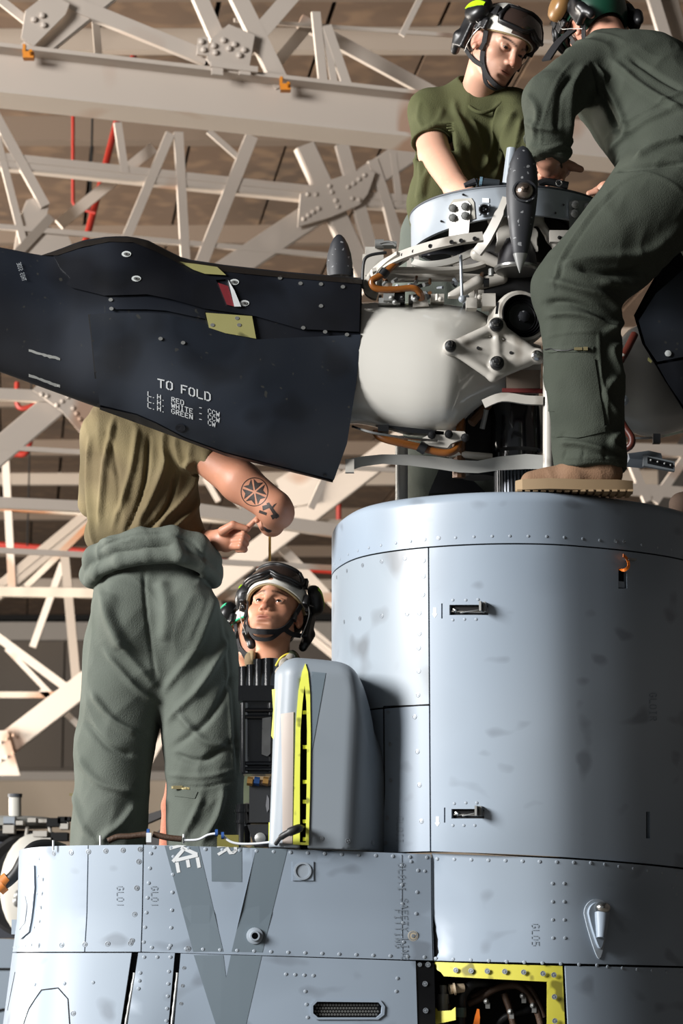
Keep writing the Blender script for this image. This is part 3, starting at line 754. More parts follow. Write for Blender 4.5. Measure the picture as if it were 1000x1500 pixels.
# teardrop fitting with a chrome head
def tear(s, lift0): 
    out = []
    for i in range(24):
        a = 2*math.pi*i/24; x = math.cos(a); y = math.sin(a)
        r = 14*s if y > -.1 else 14*s; px = 873 + r*x*(1 if y >= 0 else (1 + y*.55)); py = 1338 - (16*s*y if y > 0 else 48*s*y*1.05); out.append((px, py))
    return out
patch('teardrop_base', [LOW.uz(*p) for p in tear(1.32, 0)], LOW, mat('sealant_grey', '#a3adb6', .5), nac, .02, .006, .003)
t_ = patch('teardrop_fairing', [LOW.uz(*p) for p in tear(1.02, 0)], LOW, m_paint, nac, .02, .014, .014)
mb = MB(); n_ = LOW.normal(LOW.uz(876,1340)[0]); mb.tube([on(LOW, 877,1338,.012), on(LOW, 873,1374,.018)], [.022,.012], 14); mb.build('fairing_spine', m_paint, nac)
mb = MB(); mb.ell(on(LOW, 877,1330,.02), (.022,.02,.017), nu=18, nv=10); mb.build('chrome_head', m_steel, nac)
# square plate with a ring, round port, and the vent grille
patch('ring_plate', [LOW.uz(*p) for p in rect(428,1262,459,1290)], LOW, m_paint, nac, .03, .003, .003)
def disc(name, px, py, prof, m, wall=LOW, n=24):
    u = wall.uz(px, py)[0]; mb = MB(); mb.lathe(prof, on(wall, px, py, 0), wall.normal(u), n); return mb.build(name, m, nac)
disc('port_ring', 443, 1276, [(.024,0),(.024,.006),(.019,.006),(.019,.003),(.0,.003)], m_rivet)
for p in rect(432,1266,455,1286): rivet(LOW, *p, rv_mesh, .7)
disc('drain_port', 373, 1371, [(.023,0),(.022,.006),(.014,.008),(.013,.018),(.009,.018),(.009,.004),(.0,.004)], m_rivet)
disc('drain_hole', 373, 1371, [(.0088,.0),(.0088,.006),(.0,.006)], m_dark)
disc('sealant_spot', 604, 1371, [(.014,0),(.014,.0015),(.0,.0018)], mat('cream_sealant', '#b3a892', .7))
gm = MB()
for i in range(22):
    for j in range(4):
        x = 461 + i*4.3 + (j % 2)*2.1; y = 1472 + j*4.6
        if x < 553: gm.lathe([(.0032,0),(.0032,.0015),(.0018,.0015),(.0018,0)], on(LOW, x, y, -.009), LOW.normal(LOW.uz(x, y)[0]), 6)
gm.build('vent_grille', m_greymetal, nac, kind='stuff')
patch('vent_lip', [LOW.uz(*p) for p in ((460,1464),(555,1465),(561,1474),(560,1486),(551,1493),(461,1493),(453,1486),(453,1472))], LOW, m_paint, nac, .03, .003, .004, holes=[vent], hole_depth=.006)

# dark letter stripes; the letters run up out of sight over the edge
def stripe(name, pxp, wall=LOW, m=m_stripe, lift=.0007, parent=None, step=.05): return patch(name, [wall.uz(*p) for p in pxp], wall, m, nac, step, .0004, lift, smooth=None)
zd = 1239
stripe('letter_stripe', [(240,zd),(292,zd),(333,1390),(331,1433),(375,zd),(421,zd),(388,1394),(297,1394)][:0] or [(241,zd),(291,zd+.8),(327,1394),(283,1394)])
stripe('letter_stripe', [(375,zd+3),(421,zd+4.5),(384,1395),(339,1394)])
stripe('letter_stripe', [(284,1399),(327,1399),(331,1432),(338,1399),(383,1400),(360,1500),(316,1500)])
stripe('letter_stripe', [(309,zd+1.5),(354,zd+2.5),(354,1292),(310,1291)])
lettering('white_letter', 'K', (0,0), (1,0), (0,1), lambda p, o: LOW(LOW.uz(*p), .0016), m_wpaint, nac) if False else None
def px_letters(text, org, ex, ey, m, name='stencil_lettering', wall=LOW, **k):
    return lettering(name, text, org, ex, ey, lambda p, o: wall((lambda q: (q[0], min(q[1], ztp(q[0])-.002) if wall is LOW else q[1]))(wall.uz(*p)), .0016), m, nac, **k)
px_letters('K', (249,1240), (1.3,5.6), (5.6,-1.6), m_wpaint, sw=.9)
px_letters('E', (258,1258), (.9,5.0), (5.0,-1.2), m_wpaint, sw=1.0)
px_letters('R', (319,1238), (.3,3.6), (4.2,-.4), m_wpaint, sw=1.1)
for txt, x, y, s_ in (('GL01', 171,1298,1.5), ('GL01', 221,1298,1.5), ('GL01I', 582,1264,1.6), ('SAFETY LINE', 586,1316,1.55), ('FITTING', 577,1332,1.55), ('GL05', 778,1353,1.6)):
    px_letters(txt, (x, y), (0, s_), (s_, 0), m_faint, sw=.8)
px_letters('GLOIR', (951,1015), (0,1.6), (1.6,0), m_faint, wall=UPP, sw=.8); px_letters('GLOII', (581,1196), (0,1.5), (1.5,0), m_faint, wall=UPP, sw=.8)
for x, y in ((636.5,904),(640.5,1210)):
    stripe('arrow_mark', [(x-2.2,y-14),(x+2.2,y-14),(x+2.2,y-5),(x+4,y-5),(x,y+1),(x-4,y-5),(x-2.2,y-5)], UPP, m_wpaint)

# small scoop let into the rounded left end
patch('end_scoop', [LOW.uz(*p) for p in ((52,1268),(53,1300),(47,1365),(36,1376),(36,1340),(38,1280),(42,1265))], LOW, m_paint, nac, .03, .004, .006)
patch('scoop_opening', [LOW.uz(*p) for p in ((40,1312),(43,1326),(41,1352),(34,1362),(36,1330))], LOW, mat('scoop_shade', '#7e868e', .6), nac, .03, .002, .0075)
mb = MB(); mb.box(W(24,1358,.75), (.012,.02,.022)); mb.build('end_block', m_rivet, nac)

# open bay: black edge strip, yellow frame, hoses and plugs in the dark
bx0, bx1 = on(LOW, 612, 1440, -.02), on(LOW, 822, 1440, -.02)
mb = MB(); mb.box(((bx0[0]+bx1[0])/2, .36, zbb/2), ((bx1[0]-bx0[0])/2+.01, .012, zbb/2)); 
for x in (bx0[0]-.005, bx1[0]+.005): mb.box((x, .22, zbb/2), (.004, .14, zbb/2))
mb.box(((bx0[0]+bx1[0])/2, .22, zbb+.004), ((bx1[0]-bx0[0])/2+.01, .14, .004)); mb.build('bay_lining', m_dark, nac)
patch('bay_edge_strip', [LOW.uz(*p) for p in ((609,1410),(634,1411),(634,1500),(609,1500))] , LOW, m_black, nac, .03, .006, -.002)
yf = patch('bay_frame', [LOW.uz(*p) for p in ((636,1409),(822,1415),(823,1500),(799,1500),(800,1438),(652,1430),(647,1424),(642,1421),(637,1419))], LOW, m_yel, nac, .03, .005, -.006)
patch('bay_bracket', [LOW.uz(*p) for p in ((637,1476),(642,1481),(662,1480),(668,1475),(669,1494),(637,1500))], LOW, m_yel, nac, .03, .005, -.02)
for x, y in ((670,1421),(692,1422),(715,1422.5),(740,1423),(767,1424),(794,1426),(809,1460),(809,1495),(620,1441),(620,1480),(613,1413),(625,1413),(809,1428)): rivet(LOW, x, y, st_mesh, 1.0 if x != 613 else .8)
def hose(pts, r, m, name='hose', ofs=.0):
    mb = MB(); mb.tube(smooth_path([W(p[0], p[1], p[2]) for p in pts], 6), r, 12); return mb.build(name, m, nac, smooth=60)
hose([(676,1530,.12),(676,1480,.12),(678,1458,.11),(690,1443,.11),(706,1439,.12),(722,1440,.16)], .0125, m_blackhose)
hose([(686,1470,.15),(704,1462,.14),(722,1450,.13),(745,1443,.13),(762,1446,.13),(776,1462,.13),(786,1480,.13),(792,1500,.13)], .010, m_hose)
hose([(690,1460,.19),(715,1450,.18),(740,1446,.18),(770,1444,.19),(784,1458,.19),(797,1490,.19)], .008, m_hose)
hose([(738,1455,.15),(746,1478,.15),(754,1510,.15)], .010, m_hose)
hose([(720,1510,.2),(740,1490,.18),(770,1480,.18),(785,1478,.2)], .011, m_blackhose)
hose([(655,1470,.2),(650,1500,.2)], .012, m_hose)
for (x, y, h, r, m) in ((649,1443,16,.0105,m_greymetal),(649,1456,14,.016,m_greymetal),(649,1470,12,.014,m_greymetal)):
    mb = MB(); mb.tube([W(x,y,.1), W(x,y+h,.1)], r, 14); mb.build('connector', m, nac)
mb = MB(); mb.tube([W(658,1449,.09), W(679,1447,.1)], [.014,.012], 14); mb.tube([W(664,1449,.088), W(667,1448.5,.088)], .017, 14); mb.build('cream_plug', mat('cream_plastic', '#c9b79c', .5), nac)
mb = MB(); mb.tube([W(675,1476,.115), W(675,1490,.115)], .015, 12); mb.build('hose_sleeve', mat('green_tape', '#4c5f56', .6), nac)
mb = MB(); mb.ribbon([W(700,1478,.1), W(699,1490,.1), W(696,1510,.1)], (0,-1,0), [.006,.014,.02], .004); mb.build('orange_flag', mat('orange_ribbon', '#e8761a', .6), nac)
for x, y in ((712,1467),(765,1459),(747,1482),(780,1473)):
    mb = MB(); mb.ell(W(x,y,.12), (.008,.01,.008), nu=8, nv=6); mb.box(W(x+2,y+6,.12), (.006,.003,.008)); mb.build('hose_clip', m_greymetal, nac)

# ------------------------------------------------------------------ blister fairing with its open yellow-edged slot
vx = Vox((-.25, -.08, z_deck-.04), (.22, .6, z_deck+.62), .0045)
zt = lambda py: W(480, py, .02)[2]
rz_ = np.array(Matrix.Rotation(.05, 3, 'Y'))
vx.box(W(467,1130,.24), (.125,.24,.30), rz_, .02, .055); vx.box(W(500,1140,.26), (.095,.20,.29), None, .06, .05)
vx.cone(W(535,1110,.18), W(535,1290,.18), .06, .055, .05); vx.box(W(424,1150,.26), (.035,.2,.33), None, .03, .03)
vx.half(W(405,985,.1), (-.75,0,.66)); vx.half(W(512,972,.1), (.25,0,.97), .03); vx.half(W(548,1045,.1), (.93,0,.36), .05)
V, F = vx.mesh(.0); bul_bvh = bvh_of(V, orient(V, F))
vx.half((-.47, 0, z_deck+.001), (-.031, 0, -1)); vx.half((0, .45, 0), (0, 1, 0))
# slot
vx.box(W(445,1128,.05), (.0105,.14,.25), None, .003, .003, 's'); vx.cone(W(446,1020,-.1), W(446,1020,.12), .007, .007, .003, 's')
#
V, F = vx.mesh(.0); F = orient(V, F)
bul = link('blister_fairing', to_mesh('blister_fairing', V, F), mat('blister_grey_paint', '#7d868e', .45, var=.05, vs=3, dirt=[('#6e7880', 5, .55, .72, .5)]), nac, smooth=0)
fb = onto(bul_bvh)
yl = [(429,1237),(431,1140),(433,1060),(437,1012),(442,985),(447,973),(451,985),(454,1015),(455,1080),(454,1160),(452,1238)]
yi = [(439,1234),(439,1150),(440,1070),(443,1030),(446,1004),(448.5,1028),(449.5,1070),(449,1150),(447.5,1234)]
patch('yellow_slot_flange', yl, fb, m_ylw, nac, 6, .012, .004, holes=[yi], hole_depth=.01)
for i, y in enumerate((1043,1094,1145,1174,1203,1229)):
    mb = MB(); q = fb((436, y), .0)
    mb.box(np.array(fb((440,y),0)) + np.array((.012,.012,0)), (.006,.006,.005)); mb.build('flange_tab', m_ylw, nac)
patch('slot_shade_sheet', [(440,1236),(440,1070),(446,1004),(451,1070),(450,1236)], lambda p, o: W(p[0], p[1], .06), m_dark, nac, 12, .002)  # black sheet standing in for the shade inside the slot
patch('cream_liner', [(414,1236),(414,1150),(413,1085),(412,1046),(430,1043),(428,1236)], fb, mat('cream_liner_paint', '#a89d95', .6, var=.07, vs=8), nac, 8, .003, .003)
patch('dark_triangle_marking', [(456,984),(477,986),(456,1104)], fb, m_stripe, nac, 6, .0005, .0012, smooth=None)
mb = MB(); mb.tube(smooth_path([W(408,990,.1), W(412,978,.08), W(420,966,.08), W(430,963,.09)], 4), [.008,.012,.014,.012]*4+[.01], 10); mb.build('weathered_lip', mat('weathered_lip', '#8f897f', .7, var=.2, vs=20), nac)
edge = [(403,1010),(405,1040),(402,1078),(406,1084),(410,1120),(413,1160),(411,1236)]
mb = MB(); mb.ribbon([W(x,y,.08) for x,y in edge], (-.4,-1,0), .012, .02); mb.build('yellow_cowl_edge', m_ylw, nac)
for p in ((470,1228),(509,1232),(546,1234)):
    q = Vector(fb(p, .001)); n = (Vector(fb(p, .01)) - q).normalized(); link('stud', st_mesh, None, nac, Matrix.Translation(q) @ n.to_track_quat('Z','Y').to_matrix().to_4x4(), smooth=None)
mb = MB(); mb.tube(smooth_path([W(404,975,.12), W(411,964,.1), W(422,958,.1), W(431,962,.1)], 5), .003, 8); mb.build('yellow_wire', mat('yellow_wire', '#c9b53a', .5), nac)
# yellow foot bracket and plug on the deck edge
mb = MB(); mb.box(W(403,1219,.12), (.018,.02,.026)); mb.box(W(412,1230,.1), (.03,.02,.008)); mb.build('yellow_bracket', m_ylw, nac)
mb = MB(); mb.box(W(334,1234,.16), (.03,.02,.02)); mb.build('olive_bracket', mat('olive_primer', '#6a6428', .6), nac)

# ------------------------------------------------------------------ black hydraulic unit beside the blister
hy = thing('hydraulic_actuator', 'glossy black hydraulic unit standing between the left mechanic and grey blister fairing', 'hydraulic unit', W(380, 1235, .35))
m_gb = mat('gloss_black_enamel', '#090a0c', .16, var=.1, vs=8, coat=.6)
YH = .36
def hb(a, b, r, nm='cylinder', m=m_gb, n=16, Y=YH):
    mb = MB(); mb.tube([W(a[0],a[1],Y), W(b[0],b[1],Y)], r, n); return mb.build(nm, m, hy)
for x, t, r in ((358,977,.018),(369,974,.017),(381,966,.021),(395,965,.024),(403,970,.012)): hb((x,t),(x,1010), r, 'cylinder', n=18)
mb = MB(); mb.box(W(381,1018,YH), (.062,.05,.022)); mb.tube([W(352,1007,YH-.03), W(408,1007,YH-.03)], .006, 8); mb.build('collar', m_gb, hy)
mb = MB(); mb.box(W(378,1080,YH+.01), (.045,.045,.11))
for s in (-1,1): mb.tube([W(378+s*20,1030,YH-.03), W(378+s*20,1132,YH-.03)], .014, 12)
for y in (1040,1050,1118,1126): mb.tube([W(360,y,YH-.045), W(402,y,YH-.045)], .006, 8)
mb.build('valve_body', m_gb, hy)
patch('data_plate', [(384,1052),(397,1050),(396,1104),(391,1108),(383,1105)], lambda p,o: W(p[0],p[1],YH-.052-o), mat('scratched_grey_plate', '#6b6b6b', .35, .5, var=.5, vs=60), hy, 12, .004)
hb((362,1145),(420,1149),.008,'pipe', m_hose, 10, YH-.06); 
for x, m in ((366,m_brass),(376,mat('blue_anodised', '#22406e', .35, .5)),(389,m_brass)):
    mb = MB(); mb.tube([W(x-4,1144,YH-.06), W(x+4,1145,YH-.06)], .013, 6); mb.build('pipe_fitting', m, hy)
mb = MB(); mb.box(W(386,1178,YH), (.04,.05,.055)); mb.build('lower_housing', mat('satin_black', '#1c1d1f', .45), hy)
patch('worn_patch', [(391,1164),(394,1170),(394,1185),(391,1190),(389,1180)], lambda p,o: W(p[0],p[1],YH-.052-o), mat('bare_metal_patch', '#77777a', .4, .5), hy, 8, .001)
mb = MB(); mb.tube([W(356,1178,YH+.02), W(356,1236,YH+.02)], .022, 14); mb.tube([W(356,1186,YH+.015), W(356,1190,YH+.015)], .026, 14); mb.tube([W(356,1202,YH+.015), W(356,1206,YH+.015)], .026, 14); mb.build('side_cylinder', m_gb, hy)
mb = MB(); mb.extrude([W(362,1208,YH-.05), W(408,1208,YH-.05), W(400,1240,YH-.05), W(372,1240,YH-.05)], (0,.06,0)); mb.build('foot', mat('satin_black', '#1c1d1f', .45), hy)
mb = MB(); mb.lathe([(.016,0),(.016,.012),(.01,.016),(0,.017)], W(381,1228,YH-.05), (0,-1,0), 14); mb.build('foot_bolt', m_greymetal, hy)
mb = MB(); mb.box(W(381,1290,YH), (.07,.07,.06)); mb.build('base_block', m_black, hy)

# harness along the deck edge
hs = thing('wire_harness', 'brown and white wire harness lying along the deck edge at the mechanic\'s feet', 'wiring', W(250, 1234, .06))
def cab(pts, r, m, nm): 
    mb = MB(); mb.tube(smooth_path([W(p[0],p[1],.06) for p in pts], 6), r, 10); return mb.build(nm, m, hs, smooth=60)
cab([(158,1232),(172,1226),(190,1225),(214,1222)], .0085, m_hose, 'brown_sleeve'); cab([(224,1222),(246,1227),(266,1229)], .0085, m_hose, 'brown_sleeve')
cab([(268,1231),(290,1230),(305,1223),(318,1221)], .0035, mat('white_wire', '#d9dde2', .4), 'white_wire'); cab([(326,1223),(336,1232),(350,1236),(375,1236),(408,1233),(438,1236)], .0035, mat('white_wire', '#d9dde2', .4), 'white_wire')
m_blue = mat('blue_clamp', '#2d5290', .45)
for x, y, r in ((217,1221,.013),(317,1220,.01),(326,1224,.01)):
    mb = MB(); mb.tube([W(x-2,y,.06), W(x+2,y,.06)], r, 12); mb.build('blue_clamp', m_blue, hs)
mb = MB(); mb.box(W(218,1227,.05), (.007,.006,.013)); mb.build('white_clip', m_wpaint, hs)
for x, y in ((78,1237),(147,1230),(269,1228),(406,1229)):
    mb = MB(); mb.tube([W(x,y-6,.07), W(x,y+8,.07)], .003, 8); mb.build('pin', m_wpaint, hs)
mb = MB(); mb.tube(smooth_path([W(404,1236,.0), W(412,1226,-.03), W(424,1219,-.04), W(436,1214,-.035), W(446,1211,.03)], 5), [.006]*5+[.009]*5+[.012]*7+[.007]*4, 12); mb.build('black_boot_plug', m_blackhose, hs)
th = thing('cable', 'thick black cable looping off the rounded left end, orange tipped', 'cable', W(30, 1270, .5))
mb = MB(); mb.tube(smooth_path([W(92,1244,.55), W(72,1238,.5), W(50,1241,.47), W(36,1256,.45), W(24,1278,.44), W(10,1292,.44), W(-6,1300,.45)], 6), .017, 12); mb.build('sheath', m_blackhose, th, smooth=60)
for x, y in ((8,1289),(2,1299)):
    mb = MB(); mb.tube([W(x+4,y-3,.44), W(x-4,y+4,.44)], .02, 12); mb.build('orange_band', mat('orange_band', '#b0651f', .6), th)
# ------------------------------------------------------------------ folded rotor blade, black
m_blade = mat('matt_black_blade', '#15181f', .42, var=.16, vs=5, dirt=[('#2b313b', 3.0, .5, .75, .6), ('#0b0c0f', 7, .5, .7, .6), ('#3c3b34', 60, .74, .8, .5)], spec=.45)
m_blade2 = mat('matt_black_cover', '#1b2028', .45, var=.14, vs=6, dirt=[('#363d48', 4.5, .5, .75, .55), ('#0d0e11', 9, .55, .7, .5), ('#403f38', 60, .75, .8, .5)], spec=.45)
m_olive = mat('pale_green_primer', '#9a9661', .55, var=.12, vs=18, dirt=[('#22231c', 14, .62, .66, .9)])
TOPP = [(-80,356),(0,362),(60,374),(84,366),(120,352),(160,346),(190,346),(215,351),(240,364),(270,379),(330,388),(420,398),(530,407)]
BOTP = [(-80,522),(0,545),(60,567),(140,596),(180,608),(215,623),(300,657),(400,684),(487,707),(530,716)]
itp = lambda T, x: float(np.interp(x, [p[0] for p in T], [p[1] for p in T]))
def blade_mid(px): return .20 + .22 * (px / 530.0)                     # comes a little nearer towards its tip
def blade_T(px): return float(np.interp(px, [-80, 90, 170, 260, 530], [.055, .07, .10, .11, .125]))
def blade_fn(p, off, side=-1, grow=0.0):
    px, py = p; t, b = itp(TOPP, px), itp(BOTP, px); v = (py - (t+b)/2) / ((b-t)/2); v = max(-1, min(1, v))
    Y = blade_mid(px) + side * (blade_T(px) * (1 - abs(v)**2.6)**.5 + off)
    return W(px, py, Y)
hub = thing('rotor', 'white rotor hub and stencilled black blade on top of the grey nacelle', 'rotor', W(757, 716, .55))
rows = []
for s in np.linspace(0, 1, 40):
    row = []
    for side in (-1, 1):
        for k in range(21):
            v = -math.cos(math.pi * k / 20) * (1 if side < 0 else -1)
            xr = 530 - 43 * ((v+1)/2)**2.2; px = -80 + (xr + 80) * s
            t, b = itp(TOPP, px), itp(BOTP, px); py = (t+b)/2 + v*(b-t)/2
            Y = blade_mid(px) + side * (blade_T(px) * max(0, 1 - abs(v)**2.6)**.5 * .985 + .001)
            row.append(W(px, py, Y))
    rows.append(row)
mb = MB(); mb.grid(rows, closed=True); blade = mb.build('rotor_blade', m_blade, hub, smooth=50)
mb = MB(); cap = [p + np.array((-.012, 0, 0)) for p in rows[-1]]; c0 = sum(cap)/len(cap); mb.add(cap, [tuple(range(len(cap)))]); mb.build('dark_end_cap', m_dark, blade, smooth=None)  # closed cap, black in place of the shade inside the hollow end
def bp(name, poly, m=m_blade2, th=.006, lift=.005, step=14, **k): return patch(name, poly, blade_fn, m, blade, step, th, lift, **k)
bp('lower_cover', [(131,461),(150,459),(215,458),(245,460),(300,474),(378,497),(516,487.5) if False else (528,490),(522,560),(508,650),(489,703),(400,680),(330,662),(270,640),(228,618),(200,606),(146,593),(139,540)], m_blade2)
bp('upper_cover', [(78,374),(100,366),(130,357),(165,351),(195,352),(225,366),(262,386),(330,395),(420,404),(528,413),(526,486),(440,482),(374,463),(300,452),(250,438),(215,431),(153,433),(104,421),(97,416),(103,407),(98,401),(88,392)], mat('matt_black_hood', '#12141a', .4, var=.15, vs=6, dirt=[('#2a303a', 5, .5, .75, .55), ('#0a0b0d', 10, .55, .7, .5)]), lift=.007,
   holes=[[(316,410),(330,409),(338,437),(330,436)]])
bp('edge_strip', [(157,437),(214,435),(250,442),(300,456),(301,467),(280,463),(243,455),(214,453),(160,453)], m_blade, lift=.006)
bp('trailing_strip', [(146,596),(200,608),(228,620),(270,642),(330,664),(400,682),(487,705),(480,705),(400,685),(330,668),(215,625),(146,600)], m_blade, lift=.007)
bp('top_cap', [(60,374),(84,367),(120,354),(160,348),(190,348),(215,353),(240,366),(270,381),(330,390),(420,400),(530,409),(530,416),(420,407),(330,398),(266,388),(228,368),(195,355),(160,354),(120,362),(84,374)], mat('brown_black_cap', '#221d19', .45, var=.2, vs=6), lift=.009, step=7)
bp('primer_patch', [(301,458),(369,463),(375,496),(330,488),(306,480)], m_olive, lift=.0075)
bp('primer_patch', [(262,383),(318,391),(331,403),(300,401),(283,395)], m_olive, lift=.016, step=5)
bp('red_flag', [(319,414),(334,419),(343,449),(332,446)], mat('dark_red_tag', '#6b1a22', .6), lift=.012)
bp('white_tab', [(334,410),(343,425),(353,449),(343,449)], mat('white_tab', '#c9ccce', .5), lift=.015)
def spot(px, py, rx, m, nm, lift=.0085, ry=None):
    bp(nm, [(px + rx*math.cos(a*math.pi/7), py + (ry or rx*.62)*math.sin(a*math.pi/7)) for a in range(14)], m, .002, lift, 6, smooth=None)
m_wspot = mat('pale_washer', '#c4c9c8', .4)
for px, py in ((185,372),(199.5,408),(343,413),(358,444)):
    spot(px, py, 7, m_wspot, 'washer'); spot(px, py, 4, m_greymetal, 'bolt_head', .0105); spot(px, py, 1.6, m_dark, 'bolt_socket', .0115)
for px, py in ((162,439),(163,452),(235,496),(268,502),(444,480),(476,486),(508,490),(311,476),(350,476),(347,466),(440,415),(470,416),(410,407),(470,448),(502,420)):
    spot(px, py, 3.2, m_greymetal, 'screw', .0085, 2.6)
spot(264, 627, 7.5, m_blade, 'flush_plug', .008, 6.0); spot(476, 697, 3, m_dark, 'edge_hole', .009)
m_let = mat('blade_stencil_white', '#c3c7c9', .55)
def bl(text, org, ex, ey, sw, adv=5.4, m=m_let): return lettering('stencil_lettering', text, org, ex, ey, blade_fn, m, blade, sw=sw, adv=adv, lift=.0062)
bl('TO', (231,567), (2.3,.5), (.0,-1.95), .95, 5.4); bl('FOLD', (265,575.5), (2.2,.62), (.0,-1.95), .95, 5.2)
for i, (w, e) in enumerate((('RED','CCW'),('WHITE','CCW'),('GREEN','CW'))):
    y = 8.5*i
    bl('L.H.', (216,580+y), (1.35,.38), (.02,-1.1), .95, 5.2); bl(w, (251,588+y), (1.28,.39), (0,-1.1), .95, 5.1); bl('-', (291,600+y*1.0), (1.3,.3), (0,-1.1), .9); bl(e, (304.5,605+y), (1.2,.4), (0,-1.1), .95, 5.0)
bl('THIS SIDE', (33,412), (-.2,-.62), (.9,-.3), 1.1, 4.8, mat('grey_small_print', '#8b9094', .6))
for (x, y, x2, y2) in ((42,513,88,526),(42,549,88,566)):
    mb = MB(); mb.grid([[blade_fn((x+(x2-x)*k/12, y+(y2-y)*k/12 - rng.uniform(1,2.4)), .0015), blade_fn((x+(x2-x)*k/12, y+(y2-y)*k/12 + rng.uniform(1.6,3.4)), .0015)] for k in range(13)]); mb.build('worn_white_line', mat('worn_white_line', '#a3a5a2', .7, var=.3, vs=120), blade, smooth=None)
# straight joint across the blade ahead of the covers
mb = MB(); mb.ribbon([blade_fn(p, .002) for p in ((131,461),(136,500),(140,545),(145,594))], (0,-1,0), .008, .006); mb.build('joint', m_dark, blade, smooth=None)

# ------------------------------------------------------------------ rotor hub
m_gloss = mat('gloss_white_enamel', '#bdbbb4', .13, var=.02, vs=3, dirt=[('#8d877d', 6, .66, .78, .5)], coat=.5)
m_hubw = mat('off_white_hub_paint', '#aba79f', .38, var=.06, vs=12, dirt=[('#6e675d', 18, .6, .72, .7)])
m_hubg = mat('light_grey_hub_paint', '#8b939b', .4, var=.05, vs=9, dirt=[('#6b6f73', 14, .62, .74, .6)])
m_lead = mat('dull_black_rubber', '#24262b', .55, var=.15, vs=12, dirt=[('#8b8d8f', 70, .69, .72, .7)])
m_bronze = mat('bronze_brown', '#5a3b22', .45, .2, var=.2, vs=12)
m_amber = mat('amber_hose', '#7d4a1d', .3, var=.2, vs=20)
HY = .52
def H(px, py, Y=HY): return W(px, py, Y)
def hmb(name, mb, m, parent=None, **k):
    if not isinstance(mb, MB): mb, m = m, mb
    return mb.build(name, m, parent or hub, **k)
# mast, drive shaft, serrated collar, side rods
mb = MB(); mb.lathe([(.072,0),(.073,.02),(.082,.03),(.082,.17),(.07,.19),(.07,.3)], H(757,676,.55), (0,0,1), 32); hmb('mast', mat('gloss_black_mast', '#17181b', .16, coat=.5), mb)
mb = MB(); mb.lathe([(.05,-.04),(.05,.0),(.062,.01),(.066,.03),(.10,.04),(.10,.05),(.0,.05)], H(757,700,.55), (0,0,1), 32); hmb('collar', m_black, mb)
mb = MB(); zc = H(757,722,.55)
for i in range(40):
    a = 2*math.pi*i/40; mb.beam(zc + np.array((.066*math.cos(a), .066*math.sin(a), -.02)), zc + np.array((.066*math.cos(a), .066*math.sin(a), .065)), .006, .006, (math.cos(a), math.sin(a), 0))
hmb('splines', mat('dark_steel', '#4a4d52', .35, .7), mb, kind='stuff')
for px, Y, r, y0, y1, m in ((588,.62,.0195,640,760,m_greymetal),(803,.30,.0165,520,690,m_hubw)):
    mb = MB(); mb.tube([H(px,y0,Y), H(px,y1,Y)], r, 16); hmb('push_rod', m, mb)
# bent pale strip under the hub
mb = MB(); rows = []
for (px, py, w, Y) in ((511,681,9,.35),(530,676,7.5,.36),(560,672.5,7,.38),(600,674,8,.4),(640,678,9,.42),(672,683,9,.43),(700,684,9,.43),(730,679,10,.44),(770,676,11,.44),(800,677,10,.44)):
    rows.append([H(px,py-w,Y), H(px,py+w,Y), H(px,py+w,Y+.07), H(px,py-w,Y+.07)])
mb.grid(rows, closed=True); mb.add(rows[0], [(0,1,2,3)]); hmb('fairing_strip', mat('pale_grey_strip', '#b3b3ae', .4, var=.04, vs=10), mb)
mb = MB(); mb.box(H(512,683,.34), (.013,.01,.02)); hmb('strip_end', m_hubw, mb)
# white blade grips (left towards the black blade, right behind the kneeling leg)
def grip(stations, Yc, ysc, nm):
    rows = []
    for (px, t, b, yo) in stations:
        c = (t+b)/2; h = (b-t)/2; row = []
        for k in range(36):
            a = 2*math.pi*k/36; ca, sa = math.cos(a), math.sin(a)
            e = lambda q, n: math.copysign(abs(q)**n, q)
            hh = h*489/FPX*7.1/ (489/FPX*7.1)
            row.append(W(px, c - h*e(ca, .86), Yc + yo - e(sa, .86)*M_(h, .5)*ysc))
        rows.append(row)
    P = []
    for i in range(len(rows) - 1):
        pass
    rows2 = [list(r) for r in zip(*[smooth_path([rows[i][k] for i in range(len(rows))], 4) for k in range(36)])]
    mb = MB(); mb.grid(rows2, closed=True); n = len(rows2)
    mb.add(rows2[0], [tuple(range(36))]); mb.add(rows2[-1], [tuple(range(36))])
    return hmb(nm, mb, m_gloss, smooth=50)
grip([(505,446,622,.0),(530,443,622,.0),(570,442,631,.0),(610,442,640,.0),(640,443,641,.0),(662,446,636,.0),(684,450,612,.0),(706,457,594,.01),(730,474,580,.02),(760,494,566,.03),(792,506,554,.05)], .47, 1.0, 'blade_grip')
grip([(880,520,600,.0),(905,500,618,.05),(925,480,634,.1),(960,470,641,.14),(1000,468,630,.2),(1060,470,610,.28)], .70, .8, 'blade_grip')
mb = MB(); mb.ribbon(smooth_path([H(516,625,.33), H(545,634,.31), H(590,641,.31), H(640,646,.33)],4), (0,-1,0), .006, .01); hmb('bright_lip', m_steel, mb); mb = MB(); mb.ribbon(smooth_path([H(915,642,.5), H(960,641,.5), H(1005,631,.55)],4), (0,-1,0), .006, .01); hmb('bright_lip', m_steel, mb)
